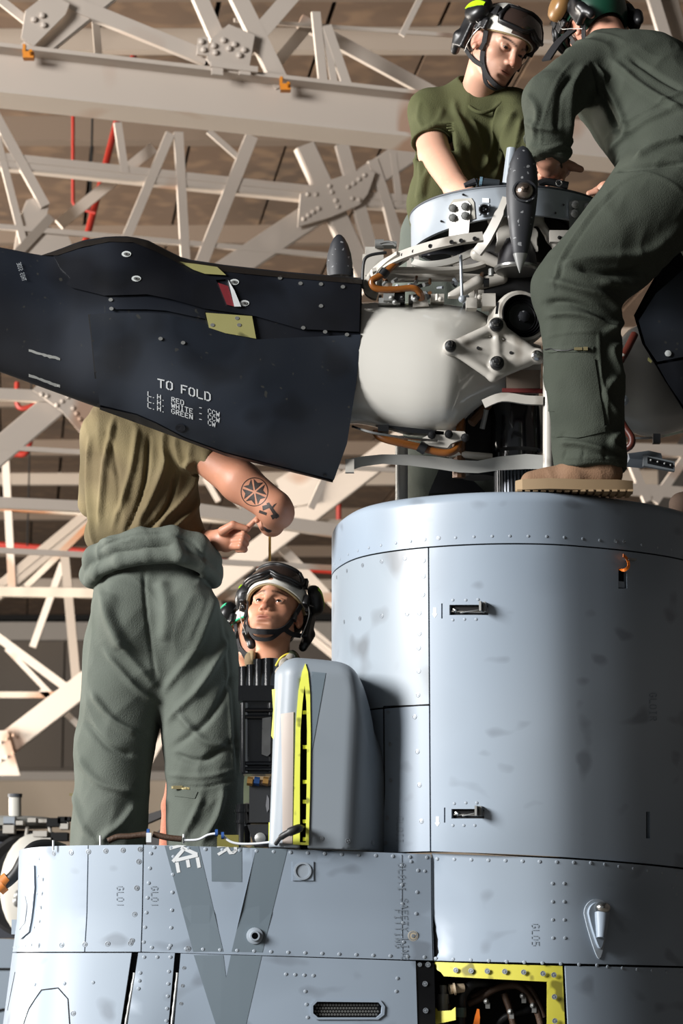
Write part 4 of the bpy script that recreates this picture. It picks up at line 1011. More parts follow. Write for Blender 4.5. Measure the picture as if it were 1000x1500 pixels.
# diamond shaped bolted plate on the grip
YD = .26
def D(px, py, o=0.0): return W(px, py, YD + (px-660)/130*.035 - o)
vx = Vox(W(640,595,.4) - np.array((.02,.2,.02)), W(815,455,.4) + np.array((.03,.12,.03)), .0022)
L_, T_, B_, Rg, Bt = (660,509), (727,478), (728,534), (788,522), (722,552)
for a, b, r in ((L_,T_,.016),(L_,B_,.016),(T_,Rg,.016),(B_,Rg,.016),(T_,B_,.013),(L_,Bt,.014),(Bt,Rg,.014)): vx.cone(D(*a), D(*b), r, r, .012)
for a, b in ((D(*L_,-.012),D(*Rg,-.012)), (D(690,500,-.012),D(770,515,-.012)), (D(700,525,-.012),D(765,525,-.012)),(D(722,545,-.012),D(770,528,-.012))): vx.cone(a, b, .02, .02, .01)
for q, r in ((L_,.024),(T_,.028),(B_,.028),(Rg,.022)): vx.cone(D(*q,.004), D(*q,-.05), r, r, .008)
V, F = vx.mesh(); F = orient(V, F); link('bolted_plate', to_mesh('bolted_plate', V, F), m_hubw, hub, smooth=0)
plate_bvh = bvh_of(V, F)
for q, r in ((L_,.017),(T_,.021),(B_,.021)):
    mb = MB(); mb.lathe([(r,.0),(r,.02),(r*.72,.024),(r*.7,.03),(r*.5,.031),(r*.46,.05),(r*.3,.056),(0,.057)], D(*q,.012), (-.1,-1,.02), 20); b_ = hmb('bolt', m_black, mb)
    mb = MB(); mb.lathe([(r*.5,.03),(r*.5,.044),(r*.3,.046)], D(*q,.013), (-.1,-1,.02), 6); mb.build('nut', m_greymetal, b_)
mb = MB(); mb.lathe([(.016,0),(.016,.012),(.01,.02),(0,.022)], D(786,522,.012), (-.1,-1,.02), 18); hmb('bolt', m_steel, mb)
for q in ((700,510),(748,517)):
    mb = MB(); mb.lathe([(.005,0),(.005,.003),(0,.003)], D(*q,.009), (0,-1,0), 10); hmb('drain_hole', m_dark, mb)
# brown backing and bracket under the plate
mb = MB(); mb.box(H(765,560,.40), (.05,.04,.028)); hmb('rust_block', mat('rusty_grey', '#7d6f63', .6, var=.15, vs=20), mb)
mb = MB(); mb.ribbon(smooth_path([H(708,592,.3), H(735,582,.29), H(770,586,.29), H(795,587,.29)],4), (0,-1,0), .026, .012); hmb('lower_bracket', m_hubw, mb)
mb = MB(); mb.ribbon([H(735,572,.36), H(800,573,.36)], (0,-1,0), .012, .012); hmb('red_rag_edge', mat('red_cloth', '#5f1c1a', .9), mb)
# round ring with its plates
rc = W(745, 318, .55); RR = .305; ztop = W(742, 273, .55-RR)[2]; rh = .088
def ringp(a, r, z): return np.array((rc[0] + r*math.sin(a), .55 - r*math.cos(a), z))
rows = []
for i in range(97):
    a = 2*math.pi*i/96; lowz = ztop - rh - .03*max(0, -math.sin(a))*(1 if math.cos(a) > -.2 else 0) + .02*max(0,math.cos(a)-.9)*0
    rows.append([ringp(a,RR,ztop), ringp(a,RR+.004,ztop-.004), ringp(a,RR,ztop-.01), ringp(a,RR,lowz), ringp(a,RR-.012,lowz), ringp(a,RR-.012,ztop)])
mb = MB(); mb.grid(rows[:96]+[rows[0]], closed=True); hmb('ring', m_hubg, mb, smooth=40)
mb = MB(); mb.tube([ringp(2*math.pi*i/72, RR+.001, ztop+.001) for i in range(72)], .004, 6, closed=True); hmb('ring_seal', mat('dark_grey_seal', '#3b3f45', .6), mb)
rows = [[ringp(2*math.pi*i/48, .05, ztop-.02), ringp(2*math.pi*i/48, RR-.015, ztop-.03), ringp(2*math.pi*i/48, RR-.015, ztop-.045)] for i in range(49)]
mb = MB(); mb.grid(rows); hmb('ring_deck', m_black, mb)
def ringwall(p, o):
    d = ray(*p); D2 = d[:2]; oc = np.array((CAM[0]-rc[0], CAM[1]-.55)); A = D2@D2; B = 2*oc@D2; C = oc@oc-(RR+o)**2; q = max(B*B-4*A*C, 0); t = (-B-math.sqrt(q))/(2*A); return CAM + t*d
def rw(name, poly, m, th=.008, lift=.008, **k): return patch(name, poly, ringwall, m, hub, 10, th, lift, **k)
def bolts(pts, r=.011, m=None, fn=None, lift=.01):
    for p in pts:
        q = np.array((fn or ringwall)(p, lift)); n = q - np.array((fn or ringwall)(p, lift-.01)); n /= np.linalg.norm(n)
        mb = MB(); mb.lathe([(r*1.2,0),(r*1.2,.003),(r,.003),(r,.011),(r*.6,.012),(r*.55,.018),(0,.019)], q, n, 8); hmb('bolt', m or m_greymetal, mb)
rw('ring_bracket', [(659,303),(663,297),(684,294),(689,299),(688,318),(686,343),(657,346)], m_hubw)
bolts([(663,305),(681,302.5),(663,319),(681,316)])
rw('bracket_back_plate', [(657,302),(664,292),(690,290),(694,296),(696,320),(690,322)], mat('mottled_tan_grey', '#8f8c82', .6, var=.1, vs=20), .004, .004)  # tan-grey plate showing past the bracket's top and right edges
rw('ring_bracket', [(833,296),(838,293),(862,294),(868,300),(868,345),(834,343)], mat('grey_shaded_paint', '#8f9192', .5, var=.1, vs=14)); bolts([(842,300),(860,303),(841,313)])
rw('label', [(706,290),(716,290.5),(716,297),(706,296.5)], mat('white_label', '#cdd3d8', .5), .002, .003)
bolts([(703,302),(716,301),(703,314),(715,313)], .004, m_stud)
mb = MB(); q = np.array(ringwall((709,306.5),.0)); n = q - ringwall((709,306.5),-.02); mb.lathe([(.017,0),(.017,.014),(.0155,.018),(.0145,.03),(.012,.03),(.012,.016),(0,.016)], q, n, 20); c_ = hmb('socket', m_black, mb)
mb = MB()
for a in range(3): mb.ell(q + n/np.linalg.norm(n)*.02 + np.array((.005*math.cos(a*2.1),0,.005*math.sin(a*2.1))), (.003,.003,.003), nu=8, nv=6)
mb.build('socket_pins', m_stud, c_)
for p in ((678,285),(646,324),(813,312),(825,300),(871,292)): bolts([p], .003, m_dark, None, .0)
# things lying on the ring's rim
mb = MB(); mb.tube([H(702,266,.27), H(731,269,.27)], [.013,.012], 12); mb.tube([H(731,269,.27), H(742,270,.27)], .005, 8); hmb('plug_on_rim', mat('grey_black_plug', '#2c3237', .4), mb)
mb = MB(); mb.tube([H(702,265.5,.27), H(706,266,.27)], .0145, 10); hmb('blue_plug_band', mat('blue_grey_band', '#5f7c8d', .5), mb)
mb = MB(); mb.tube([H(680,272,.28), H(696,266,.28)], [.008,.012], 10); mb.tube([H(698,262,.28), H(698,275,.28)], .003, 6); hmb('plug_cap', m_lead, mb)
mb = MB(); mb.tube(smooth_path([H(788,270,.28), H(800,266,.28), H(818,269,.28), H(832,272,.28)],4), .012, 10); hmb('black_sling', m_black, mb)
mb = MB(); mb.tube([H(818.5+4.2*math.cos(a*math.pi/8), 268+4.2*math.sin(a*math.pi/8), .22) for a in range(16)], .002, 6, closed=True); hmb('split_ring', m_steel, mb)
# mast tube behind the big black weight
mb = MB(); mb.tube([H(750,218,.35), H(741,300,.35)], [.017,.020], 14); hmb('pale_tube', m_hubg, mb)
# black spindle shaped weight in front of the hub
YS = .18
prof = [(400,.5),(396,2),(385,6.5),(372,11),(368,12.2),(366,12.6),(340,17.5),(310,22),(285,24.2),(262,24),(240,20.5),(225,14),(217,7.5),(214,2)]
mb = MB(); rows = []
for (py, hw) in prof:
    t = (400-py)/186; cx = 761 + 5*t - .5*(py < 230); r = M_(hw, YS)
    rows.append([W(cx, py, YS) + np.array((r*math.cos(a), -r*.62*math.sin(a), 0)) for a in np.linspace(0, 2*math.pi, 29)[:-1]])
mb.grid(rows, closed=True); sp_ = hmb('spindle_weight', m_lead, mb, smooth=50)
rows = [[p for p in r] for r in rows[:4]]; mb = MB(); mb.grid([[p + (p - sum(r)/28)*.03 for p in r] for r in rows], closed=True); mb.build('spindle_tip', m_greymetal, sp_)
q = W(767, 284, YS) + np.array((0, -M_(24,YS)*.6, 0)); mb = MB(); mb.lathe([(.036,-.012),(.036,.003),(.031,.004),(.029,-.004),(.0,-.005)], q, (0,-1,.1), 28); mb.build('weight_rim', m_lead, sp_)
mb = MB(); mb.lathe([(.027,-.006),(.026,.006),(.02,.014),(.012,.018),(.0115,.023),(.0,.024)], q, (0,-1,.1), 24); mb.build('dome_washer', mat('brown_steel', '#8c8078', .25, .9), sp_)
mb = MB(); mb.lathe([(.0125,.016),(.0125,.026),(.009,.028),(.008,.036),(0,.037)], q, (0,-1,.1), 6); mb.build('dome_nut', mat('dark_bronze_nut', '#4a4038', .35, .7), sp_)
# second weight far side, left
mb = MB(); rows = []
for (py, hw) in ((405,18.5),(398,19.6),(386,19.8),(372,18),(358,13.5),(349,8.5),(344.5,4),(343.5,1)):
    r = M_(hw, .75); rows.append([W(497.5 - (405-py)*.02, py, .75) + np.array((r*math.cos(a), -r*.7*math.sin(a), 0)) for a in np.linspace(0, 2*math.pi, 25)[:-1]])
mb.grid(rows, closed=True); mb.add(rows[0], [tuple(range(24))]); hmb('spindle_weight', m_lead, mb, smooth=60)
mb = MB(); mb.extrude([H(510,405,.74), H(517,392,.74), H(518,408,.74)], (0,.03,0)); hmb('weight_arm', m_lead, mb)
# white yoke: fork, dark bell, steel foot ring
vx = Vox(H(660,460,.6)-np.array((.02,.3,.02)), H(850,270,.6)+np.array((.02,.2,.02)), .0035)
c = lambda a, b, r1, r2, k=.012, Y=.34: vx.cone(H(a[0],a[1],Y), H(b[0],b[1],Y), r1, r2, k)
c((737,296),(726,326),.013,.014); c((724,322),(760,330),.022,.03); c((760,330),(786,318),.028,.02); c((786,318),(806,350),.013,.012); c((806,350),(820,372),.012,.011)
c((738,342),(728,366),.020,.013,Y=.29); c((728,366),(723,398),.013,.010,Y=.275); c((778,342),(787,366),.018,.011,Y=.29); c((787,366),(790,398),.011,.010,Y=.275); c((738,342),(760,334),.022,.03,Y=.3); c((760,334),(778,342),.03,.02,Y=.3); c((719,398),(728,399),.011,.011,Y=.27); c((786,399),(792,398),.011,.011,Y=.27)
c((700,412),(660,436),.018,.016,Y=.34); c((735,408),(700,416),.018,.02,Y=.40); c((735,416),(800,414),.018,.018,Y=.44); c((698,372),(730,386),.02,.016,Y=.42)
V, F = vx.mesh(); F = orient(V, F); link('yoke', to_mesh('yoke', V, F), m_hubw, hub, smooth=0)
mb = MB(); mb.lathe([(.066,0),(.066,.008),(.060,.012),(.056,.06),(.046,.09),(.02,.1)], H(757,396,.33), (.02,0,1), 32); hmb('bell', mat('dark_plum_rubber', '#2f2e33', .5, var=.1, vs=20), mb)
mb = MB(); mb.lathe([(.0,-.006),(.064,-.006),(.069,.0),(.069,.007),(.064,.009)], H(757,396,.33), (.02,0,1), 32); hmb('foot_ring', mat('brushed_steel', '#a9a9a6', .3, .9), mb)
for px in (719, 789): 
    mb = MB(); mb.tube([H(px,394,.30), H(px,404,.30)], .008, 8); hmb('stud', m_greymetal, mb)
# curved white bands
def band(pts, w, Y, t=.006, m=m_hubw, nm='curved_band', nrm=(0,-1,.25)):
    mb = MB(); mb.ribbon(smooth_path([H(p[0],p[1],(p[2] if len(p) > 2 else Y)) for p in pts], 6), nrm, w, t); return hmb(nm, mb, m, smooth=40)
band([(707,347,.20),(680,350,.20),(650,356,.21),(620,364,.25),(590,374,.3),(565,386,.35),(549,400,.40),(540,416,.44),(541,428,.46),(552,434,.47)], .030, .25, .012)
mb = MB(); mb.ribbon(smooth_path([H(741,290,.24), H(734,308,.24), H(724,330,.25), H(712,352,.27), H(699,370,.29)],4), (-.3,-1,.1), [.02]*5+[.028]*6+[.03]*6, .014); hmb('yoke_arm', m_hubw, mb, smooth=40)
band([(590,374,.31),(570,388,.36),(556,402,.40),(550,418,.42)], .012, .3, .05, m_hubw)
for p in ((695,350),(675,353),(661,355),(630,361),(606,369),(590,374)):
    mb = MB(); mb.lathe([(.0065,0),(.0065,.004),(.003,.004),(0,.001)], H(p[0],p[1],.19+max(0,(650-p[0]))*.0018), (0,-1,.2), 10); hmb('bolt_hole', m_dark, mb)
band([(710,386),(690,392),(660,395.5),(620,396),(560,396),(545,398)], .012, .38, .02)
band([(705,409),(660,406),(620,406),(560,408)], .026, .42, .012, m_hubw)
band([(700,366,.46),(660,383,.4),(625,388,.38),(605,384,.40)], .022, .4, .008, mat('light_curved_plate', '#bdbbb4', .35, var=.05, vs=9))
band([(700,362,.5),(680,366,.5),(650,362,.5),(615,366,.5)], .05, .5, .006, m_lead, 'shadow_sheet')  # last strip: black sheet added as the shadow behind the curved bands
band([(806,372),(840,366),(860,362)], .012, .40, .03); 
mb = MB(); mb.box(H(818,347,.3), (.028,.01,.018)); hmb('bracket_tab', m_hubw, mb); bolts([(819,348)], .005, m_dark, lambda p,o: H(p[0],p[1],.29-o), .0)
for x0, x1 in ((596,600),(606,612)):
    mb = MB(); mb.extrude([H(x0,370,.42), H(x1,370,.42), H(x1+5,398,.42), H(x0,398,.42)], (0,.02,0)); hmb('web', m_hubw, mb)
mb = MB(); mb.tube([H(674.5,374,.28), H(676.5,436,.28)], .0048, 10); mb.ell(H(677,438,.28), (.012,.009,.012), nu=12, nv=8); hmb('link_rod', m_stud, mb)
mb = MB(); mb.tube(smooth_path([H(531,422,.4), H(531,400,.4), H(534,380,.4), H(545,373,.4), H(566,370,.4)],4), .005, 8); hmb('black_tube', m_blackhose, mb)
mb = MB(); mb.tube([H(549,357,.42), H(562,357,.42)], .014, 12); mb.box(H(570,359,.42), (.022,.02,.006)); mb.tube(smooth_path([H(556,356,.4), H(570,354,.4), H(580,360,.4)],3), .004, 6); hmb('small_valve', m_greymetal, mb)
mb = MB(); mb.box(H(548,385,.45), (.028,.02,.045)); mb.box(H(545,398,.46), (.03,.02,.05)); hmb('left_bracket', m_hubw, mb)
mb = MB(); mb.tube(smooth_path([H(586,378,.33), H(568,396,.33), H(556,404,.33), H(545,411,.33), H(547,420,.33), H(558,424,.33), H(580,424,.33), H(604,422,.33), H(614,428,.34), H(617,438,.36)],5), .0105, 12); hs_ = hmb('amber_hose', m_amber, mb, smooth=60)
for x, y in ((583,380),(562,400)):
    mb = MB(); mb.tube([H(x+3,y-4,.33), H(x-3,y+4,.33)], .0155, 12); mb.build('hose_clamp', m_black, hs_)
# clutter between the ring and the grip
for i, (x, y, w, h, m) in enumerate(((569,438,8,6,m_greymetal),(585,438,8,7,m_black),(570,444,16,4,m_greymetal),(604,440,6,5,m_greymetal),(640,440,10,6,m_hubw),(697,438,11,10,m_hubw),(684,442,6,6,m_hubg))):
    mb = MB(); mb.box(H(x,y,.36+.01*i), (M_(w,.4),.03,M_(h,.4))); mb.tube([H(x,y-h-3,.35), H(x,y,.35)], .006, 8); mb.ell(H(x+w*.5,y-h*.3,.33), (.008,.008,.008), nu=8, nv=6); hmb('fitting', m, mb)
for i in range(26):
    x = rng.uniform(555,710); y = rng.uniform(404,440); mb = MB(); r = rng.uniform(.004,.009); a = rng.uniform(0,6.3)
    mb.tube([H(x,y,.38), H(x+8*math.cos(a),y+6*math.sin(a),.40)], r, 8); hmb('fitting', rng.choice([m_greymetal, m_black, m_bronze, m_stud]), mb)
mb = MB(); mb.extrude([H(604,450,.36), H(606,430,.36), H(612,426,.36), H(622,427,.36), H(628,448,.36)], (0,.02,0)); hmb('lug', m_hubw, mb); bolts([(611,435)], .008, m_dark, lambda p,o: H(p[0],p[1],.355-o), 0)
# white motor with a ribbed black fan face
mb = MB(); mb.lathe([(.0,-.09),(.075,-.09),(.083,-.06),(.083,.01),(.076,.022),(.067,.024),(.067,-.02),(0,-.02)], H(762,466,.33), (.28,-1,.03), 36); hmb('fan_housing', m_hubw, mb)
mb = MB(); pr = [(.0665,.010)]
for i in range(8): r = .066 - i*.007; pr += [(r,.018 - i*.003),(r-.002,.026 - i*.004),(r-.004,.018 - i*.003)]
mb.lathe(pr + [(0,-.01)], H(762,466,.33), (.28,-1,.03), 36); fan = hmb('fan_face', m_black, mb)
mb = MB(); mb.lathe([(.018,-.01),(.018,.016),(.01,.02),(0,.02)], H(765,465,.33), (.28,-1,.03), 8); mb.build('fan_hub', m_lead, fan)
rw2 = lambda p, o: H(p[0], p[1], .255-o); patch('fan_label', [(727,444),(731,442),(729,460),(725,460)], rw2, m_black, hub, 6, .002)
mb = MB(); mb.box(H(745,425,.45), (.09,.05,.035)); hmb('dark_gap_block', m_dark, mb)  # solid black block standing in for the shaded gap above the motor
mb = MB(); mb.tube([H(708,414,.33), H(716,414,.33)], .014, 12); hmb('black_cap', m_black, mb)
mb = MB(); mb.box(H(715,443,.34), (.02,.03,.02)); mb.box(H(690,446,.33), (.016,.02,.016)); hmb('white_block', m_hubw, mb)
# dark interior behind hub
mb = MB(); mb.lathe([(.17,-.02),(.19,.12),(.1,.14)], W(745,395,.6), (0,0,1), 28); hmb('hub_core', mat('dark_hub_core', '#2a2723', .6, var=.2, vs=10), mb)
# lower hoses, fittings and the dark bundle
mb = MB(); mb.tube(smooth_path([H(551,630,.36), H(553,638,.36), H(570,645,.35), H(610,654,.35), H(640,662,.35), H(658,663,.35), H(669,656,.36), H(672,640,.38), H(676,600,.42)],5), .0115, 12); hs_ = hmb('amber_hose', m_amber, mb, smooth=60)
for x, y in ((619,656),): 
    mb = MB(); mb.tube([H(x-5,y-3,.35), H(x+5,y+3,.35)], .018, 12); mb.build('hose_clamp', m_black, hs_)
mb = MB(); mb.extrude([H(550,622,.34), H(560,622,.34), H(650,632,.34), H(650,637,.34), H(600,634,.34)], (0,.03,0)); hmb('under_bracket', m_black, mb)
mb = MB(); mb.extrude([H(618,642,.34), H(640,630,.34), H(680,632,.34), H(685,640,.34), H(660,650,.34), H(655,656,.34), H(625,652,.34)], (0,.02,0)); hmb('under_lug', m_hubw, mb); bolts([(632,637),(657,636),(681,641)], .011, m_black, lambda p,o: H(p[0],p[1],.335-o), .0)
mb = MB(); mb.box(H(561,629,.35), (.016,.02,.01)); hmb('black_foot', m_black, mb)
mb = MB(); mb.lathe([(.05,-.06),(.09,0),(.1,.12),(.06,.2)], H(700,672,.62), (0,0,1), 24); hmb('dark_gearbox', m_dark, mb)
for (a, b, r, m) in (((672,600),(672,700),.02,m_bronze),((690,620),(715,592),.014,m_bronze),((712,600),(706,628),.008,m_greymetal),((688,596),(690,618),.01,m_lead),((655,664),(720,670),.012,m_hubw)):
    mb = MB(); mb.tube([H(a[0],a[1],.44), H(b[0],b[1],.46)], r, 10); hmb('fitting', m, mb)
mb = MB(); mb.extrude([H(628,722,.8), H(644,684,.8), H(672,684,.8), H(712,722,.8)], (0,.1,0)); hmb('dark_fairing', m_blade, mb)
# right hand side: hoses, end plate
mb = MB(); mb.tube(smooth_path([H(929,490,.45), H(918,512,.42), H(908,530,.40), H(902,552,.42)],4), .012, 12); hmb('brown_hose', mat('dark_red_brown_hose', '#4a2018', .4), mb, smooth=60); mb = MB(); mb.tube(smooth_path([H(906,610,.45), H(915,626,.42), H(925,642,.40), H(922,654,.40), H(905,662,.42)],4), .011, 12); hmb('brown_hose', mat('dark_red_brown_hose', '#4a2018', .4), mb, smooth=60)
mb = MB(); mb.tube([H(911,520,.405), H(906,535,.40)], .013, 12); hmb('hose_collar', m_hubw, mb)
mb = MB(); mb.lathe([(.018,0),(.018,.006),(.012,.012),(0,.013)], H(912,587,.5), (-.4,-1,0), 18); hmb('grip_plug', m_hubg, mb)
mb = MB(); mb.extrude([H(920,664,.45), H(950,660,.45), H(968,664,.45), H(970,672,.5), H(944,674,.45), H(922,672,.45)], (0,.12,0)); hmb('pale_end_fairing', m_hubg, mb)
mb = MB(); mb.extrude([H(942,666,.43), H(988,676,.43), H(988,690,.43), H(942,682,.43)], (0,.02,0)); hmb('end_plate', mat('slate_grey_plate', '#5c6164', .5), mb)
patch('end_label', [(948,669.5),(985,678),(985,687),(948,679)], lambda p,o: H(p[0],p[1],.429-o), m_black, hub, 20, .001)
for x in (953,963,973,982): bolts([(x,674+(x-953)*.25)], .003, m_greymetal, lambda p,o: H(p[0],p[1],.428-o), 0)
mb = MB(); mb.box(H(961,643,.46), (.011,.012,.014)); hmb('black_stop', m_black, mb)

# second blade behind the right hand mechanic
o2 = [(928,462),(945,430),(1000,330),(1100,300),(1130,640),(1060,640),(1000,600),(975,560),(958,532),(940,503)]
rows = []
cx, cy = 1030, 480
for dY, g in ((.62,.95),(.57,1.0),(.63,1.0),(.78,1.0),(.83,.9)):
    rows.append([W(cx+(p[0]-cx)*g, cy+(p[1]-cy)*g, dY) for p in o2])
mb = MB(); mb.grid(rows, closed=True); mb.add(rows[0], [tuple(range(len(o2)))]); mb.add(rows[-1], [tuple(range(len(o2)))]); b2 = mb.build('rotor_blade', m_blade, hub, smooth=30)
fn2 = lambda p, o: W(p[0], p[1], .565-o)
patch('cover', [(935,470),(960,430),(1040,360),(1040,515),(962,530),(945,505)], fn2, m_blade2, b2, 20, .006, .006)
patch('cover', [(962,534),(1040,520),(1040,620),(1000,594),(978,562)], fn2, m_blade, b2, 20, .006, .005)
mb = MB(); mb.lathe([(.010,0),(.010,.004),(.005,.006),(0,.006)], W(978,518,.556), (0,-1,0), 14); mb.build('washer', m_wspot, b2)
patch('green_primer_chip', [(949,523),(955,529),(953,532),(948,528)], fn2, m_olive, b2, 6, .002, .008)

# ------------------------------------------------------------------ second aircraft parked behind, left
ac = thing('parked_aircraft', 'blurred second aircraft parked behind the nacelle at the lower left edge', 'aircraft', W(0, 1500, 6.0))
YA = 6.0
A_ = lambda px, py, o=0.0: W(px, py, YA + o)
def am(name, mb, m):
    if not isinstance(mb, MB): mb, m = m, mb
    return mb.build(name, m, ac, smooth=45)
mb = MB(); mb.tube([A_(22,1168), A_(22,1196)], .033, 20); am('mast_cap', mat('pale_cap', '#b9b7ae', .5), mb)
mb = MB(); mb.tube([A_(22,1163), A_(22,1168)], .038, 20); am('cap_rim', mat('dark_grey_seal', '#3b3f45', .6), mb)
mb = MB(); mb.lathe([(.24,0),(.25,.035),(.23,.05),(.0,.052)], A_(10,1212,.2), (0,0,1), 32); am('hub_ring', mat('grey_hub', '#8d8d88', .45), mb)
mb = MB(); mb.lathe([(.20,0),(.24,.03),(.24,.06)], A_(14,1236,.2), (0,0,1), 28); am('hub_drum', m_dark, mb)
for x, y, w, h, m in ((15,1203,8,6,m_hubg),(14,1214,8,7,m_hubw),(48,1202,6,3,m_hubw),(64,1203,6,2.5,m_hubw),(30,1206,5,3,m_hubw),(60,1222,10,4,m_hubw),(80,1205,10,6,m_dark),(93,1202,7,5,m_dark),(95,1210,6,5,m_hubw),(70,1232,9,4,m_hubw),(88,1226,12,6,m_dark),(100,1200,4,3,m_dark)):
    mb = MB(); mb.box(A_(x,y,-.1), (w/278,.05,h/278)); am('hub_fitting', m, mb)
mb = MB(); mb.tube([A_(72,1206,-.1), A_(75,1230,-.1)], .01, 8); mb.tube([A_(40,1210,-.1), A_(38,1232,-.1)], .01, 8); mb.tube([A_(40,1226,-.1), A_(80,1232,-.1)], .015, 8); am('hub_rods', m_hubw, mb)
mb = MB(); mb.extrude([A_(-60,1216), A_(36,1222), A_(46,1240), A_(40,1290), A_(34,1374), A_(-60,1374)], (0,.25,0)); am('blade_root', mat('blue_black_blade', '#20242e', .5), mb)
mb = MB(); mb.lathe([(.26,-.02),(.27,.02),(.25,.03),(.22,-.0),(.0,-.0)], A_(44,1296,-.08), (-.35,-1,0), 36); am('dark_dish', m_dark, mb)
mb = MB(); mb.ell(A_(48,1298,-.12), (.17,.06,.27), nu=24, nv=14); am('white_disc', mat('white_disc', '#b7b4ab', .5), mb)
for x, y in ((26,1312),(29,1322),(37,1270),(36,1300),(24,1320)):
    mb = MB(); mb.ell(A_(x,y,-.17), (.02,.02,.03), nu=8, nv=6); am('hub_fitting', m_greymetal, mb)
mb = MB(); mb.extrude([A_(-80,1372), A_(24,1376), A_(24,1505), A_(-80,1505)], (0,.8,0)); q = A_(0,1505); mb.box((q[0]-.1, q[1]+.4, q[2]/2), (.3,.38,q[2]/2)); am('fuselage_side', mat('grey_aircraft_far', '#7c8894', .5), mb)
mb = MB(); mb.ribbon([A_(-80,1419,-.01), A_(24,1419,-.01)], (0,-1,0), .008, .01); mb.ribbon([A_(-20,1484,-.01), A_(5,1478,-.01), A_(24,1486,-.01)], (0,-1,0), .008, .01); am('fuselage_seam', m_dark, mb)
mb = MB(); mb.extrude([W(205,1240,5), W(205,1196,5), W(262,1178,5), W(262,1186,5), W(215,1206,5)], (0,.1,0)); mb.extrude([W(205,1240,5), W(240,1210,5), W(262,1205,5), W(262,1240,5)], (0,.1,0)); am('tail_strut', mat('dark_slate', '#3c3a3a', .6), mb)
# ------------------------------------------------------------------ people: materials
def skin_mat(name, base, lip='#9c5348', blush='#b5654f'):
    m = mat(name, base, .5, var=.06, vs=40, bump=.06, bs=350)
    nt = m.node_tree; N = nt.nodes; L = nt.links; b = N['Principled BSDF']
    prev = b.inputs['Base Color'].links[0].from_socket
    at = N.new('ShaderNodeAttribute'); at.attribute_name = 'tint'; sp = N.new('ShaderNodeSeparateColor'); L.new(at.outputs['Color'], sp.inputs[0])
    for ch, c in (('Blue', blush), ('Red', lip), ('Green', '#1b120d')):
        mx = N.new('ShaderNodeMix'); mx.data_type = 'RGBA'; L.new(sp.outputs[ch], mx.inputs[0]); L.new(prev, mx.inputs[6]); mx.inputs[7].default_value = lin(c); prev = mx.outputs[2]
    L.new(prev, b.inputs['Base Color']); b.inputs['Specular IOR Level'].default_value = .4
    b.inputs['Subsurface Weight'].default_value = .08; b.inputs['Subsurface Radius'].default_value = (.02, .008, .004); b.inputs['Subsurface Scale'].default_value = .4
    return m
m_skin1 = skin_mat('tanned_skin', '#b07b62'); m_skin2 = skin_mat('weathered_skin', '#b98468'); m_skin4 = skin_mat('fair_skin', '#c79a83'); m_skin5 = skin_mat('pale_skin', '#b98872')
def cloth(name, c, **k): return mat(name, c, .9, var=.1, vs=14, bump=.25, bs=260, spec=.2, **k)
m_sage = cloth('sage_flight_cloth', '#595f58', dirt=[('#6b7069', 3, .5, .75, .5), ('#464b44', 6, .6, .75, .5)])
m_tee1 = cloth('sweat_stained_olive_tee', '#695d45', dirt=[('#85795a', 7, .5, .7, .6), ('#4b4630', 4, .55, .75, .6)])
m_tee4 = cloth('olive_tee', '#4f5136', dirt=[('#43462d', 4, .5, .7, .5)])
m_cov5 = cloth('dark_green_coverall_cloth', '#3d423a', dirt=[('#4a4f46', 4, .5, .75, .5), ('#30352e', 5, .6, .75, .5)])
m_seam = cloth('coverall_seam_cloth', '#3f443c')
m_camo = mat('camouflage_cloth', '#6b5a40', .9, var=.1, vs=10, dirt=[('#3d4430', 16, .5, .52, 1), ('#2a2620', 22, .58, .6, 1), ('#94805f', 19, .62, .64, 1)])
m_blk = mat('black_plastic', '#141416', .4, var=.12, vs=20)
m_web = mat('black_webbing', '#17171a', .85, bump=.3, bs=400)
m_lens = mat('smoked_goggle_lens', '#3b2f2a', .09, var=.1, vs=4, coat=.7)
m_lime = mat('lime_green_plastic', '#a5d818', .4)
m_whelm = mat('white_helmet_shell', '#d8d5cd', .45, var=.05, vs=14, dirt=[('#8c8579', 16, .64, .74, .6)])
m_brownshell = mat('brown_helmet_cloth', '#4a362e', .8, var=.15, vs=16)
m_greenhelm = mat('dark_green_helmet_shell', '#123c2c', .35, var=.12, vs=10)
m_mint = mat('mint_green_rim', '#39b487', .4)
m_tan = mat('tan_ear_cup', '#84623a', .4, var=.12, vs=14)
m_liner = mat('tan_helmet_liner', '#8d7a55', .8, var=.1, vs=20)
m_bootu = mat('tan_suede', '#80624a', .85, var=.14, vs=18, bump=.2, bs=200)
m_boots = mat('tan_rubber_sole', '#8c7659', .7, var=.08, vs=20)
m_bootd = mat('brown_suede', '#4a382b', .85, var=.14, vs=18)
m_eyew = mat('eye_white', '#8d827b', .2); m_iris = mat('brown_iris', '#2f2018', .12); m_pup = mat('pupil', '#050505', .1)
m_wire = mat('thin_steel_wire', '#c2c2be', .3, .9)
m_zip = mat('brass_zip', '#a79b74', .35, .7)

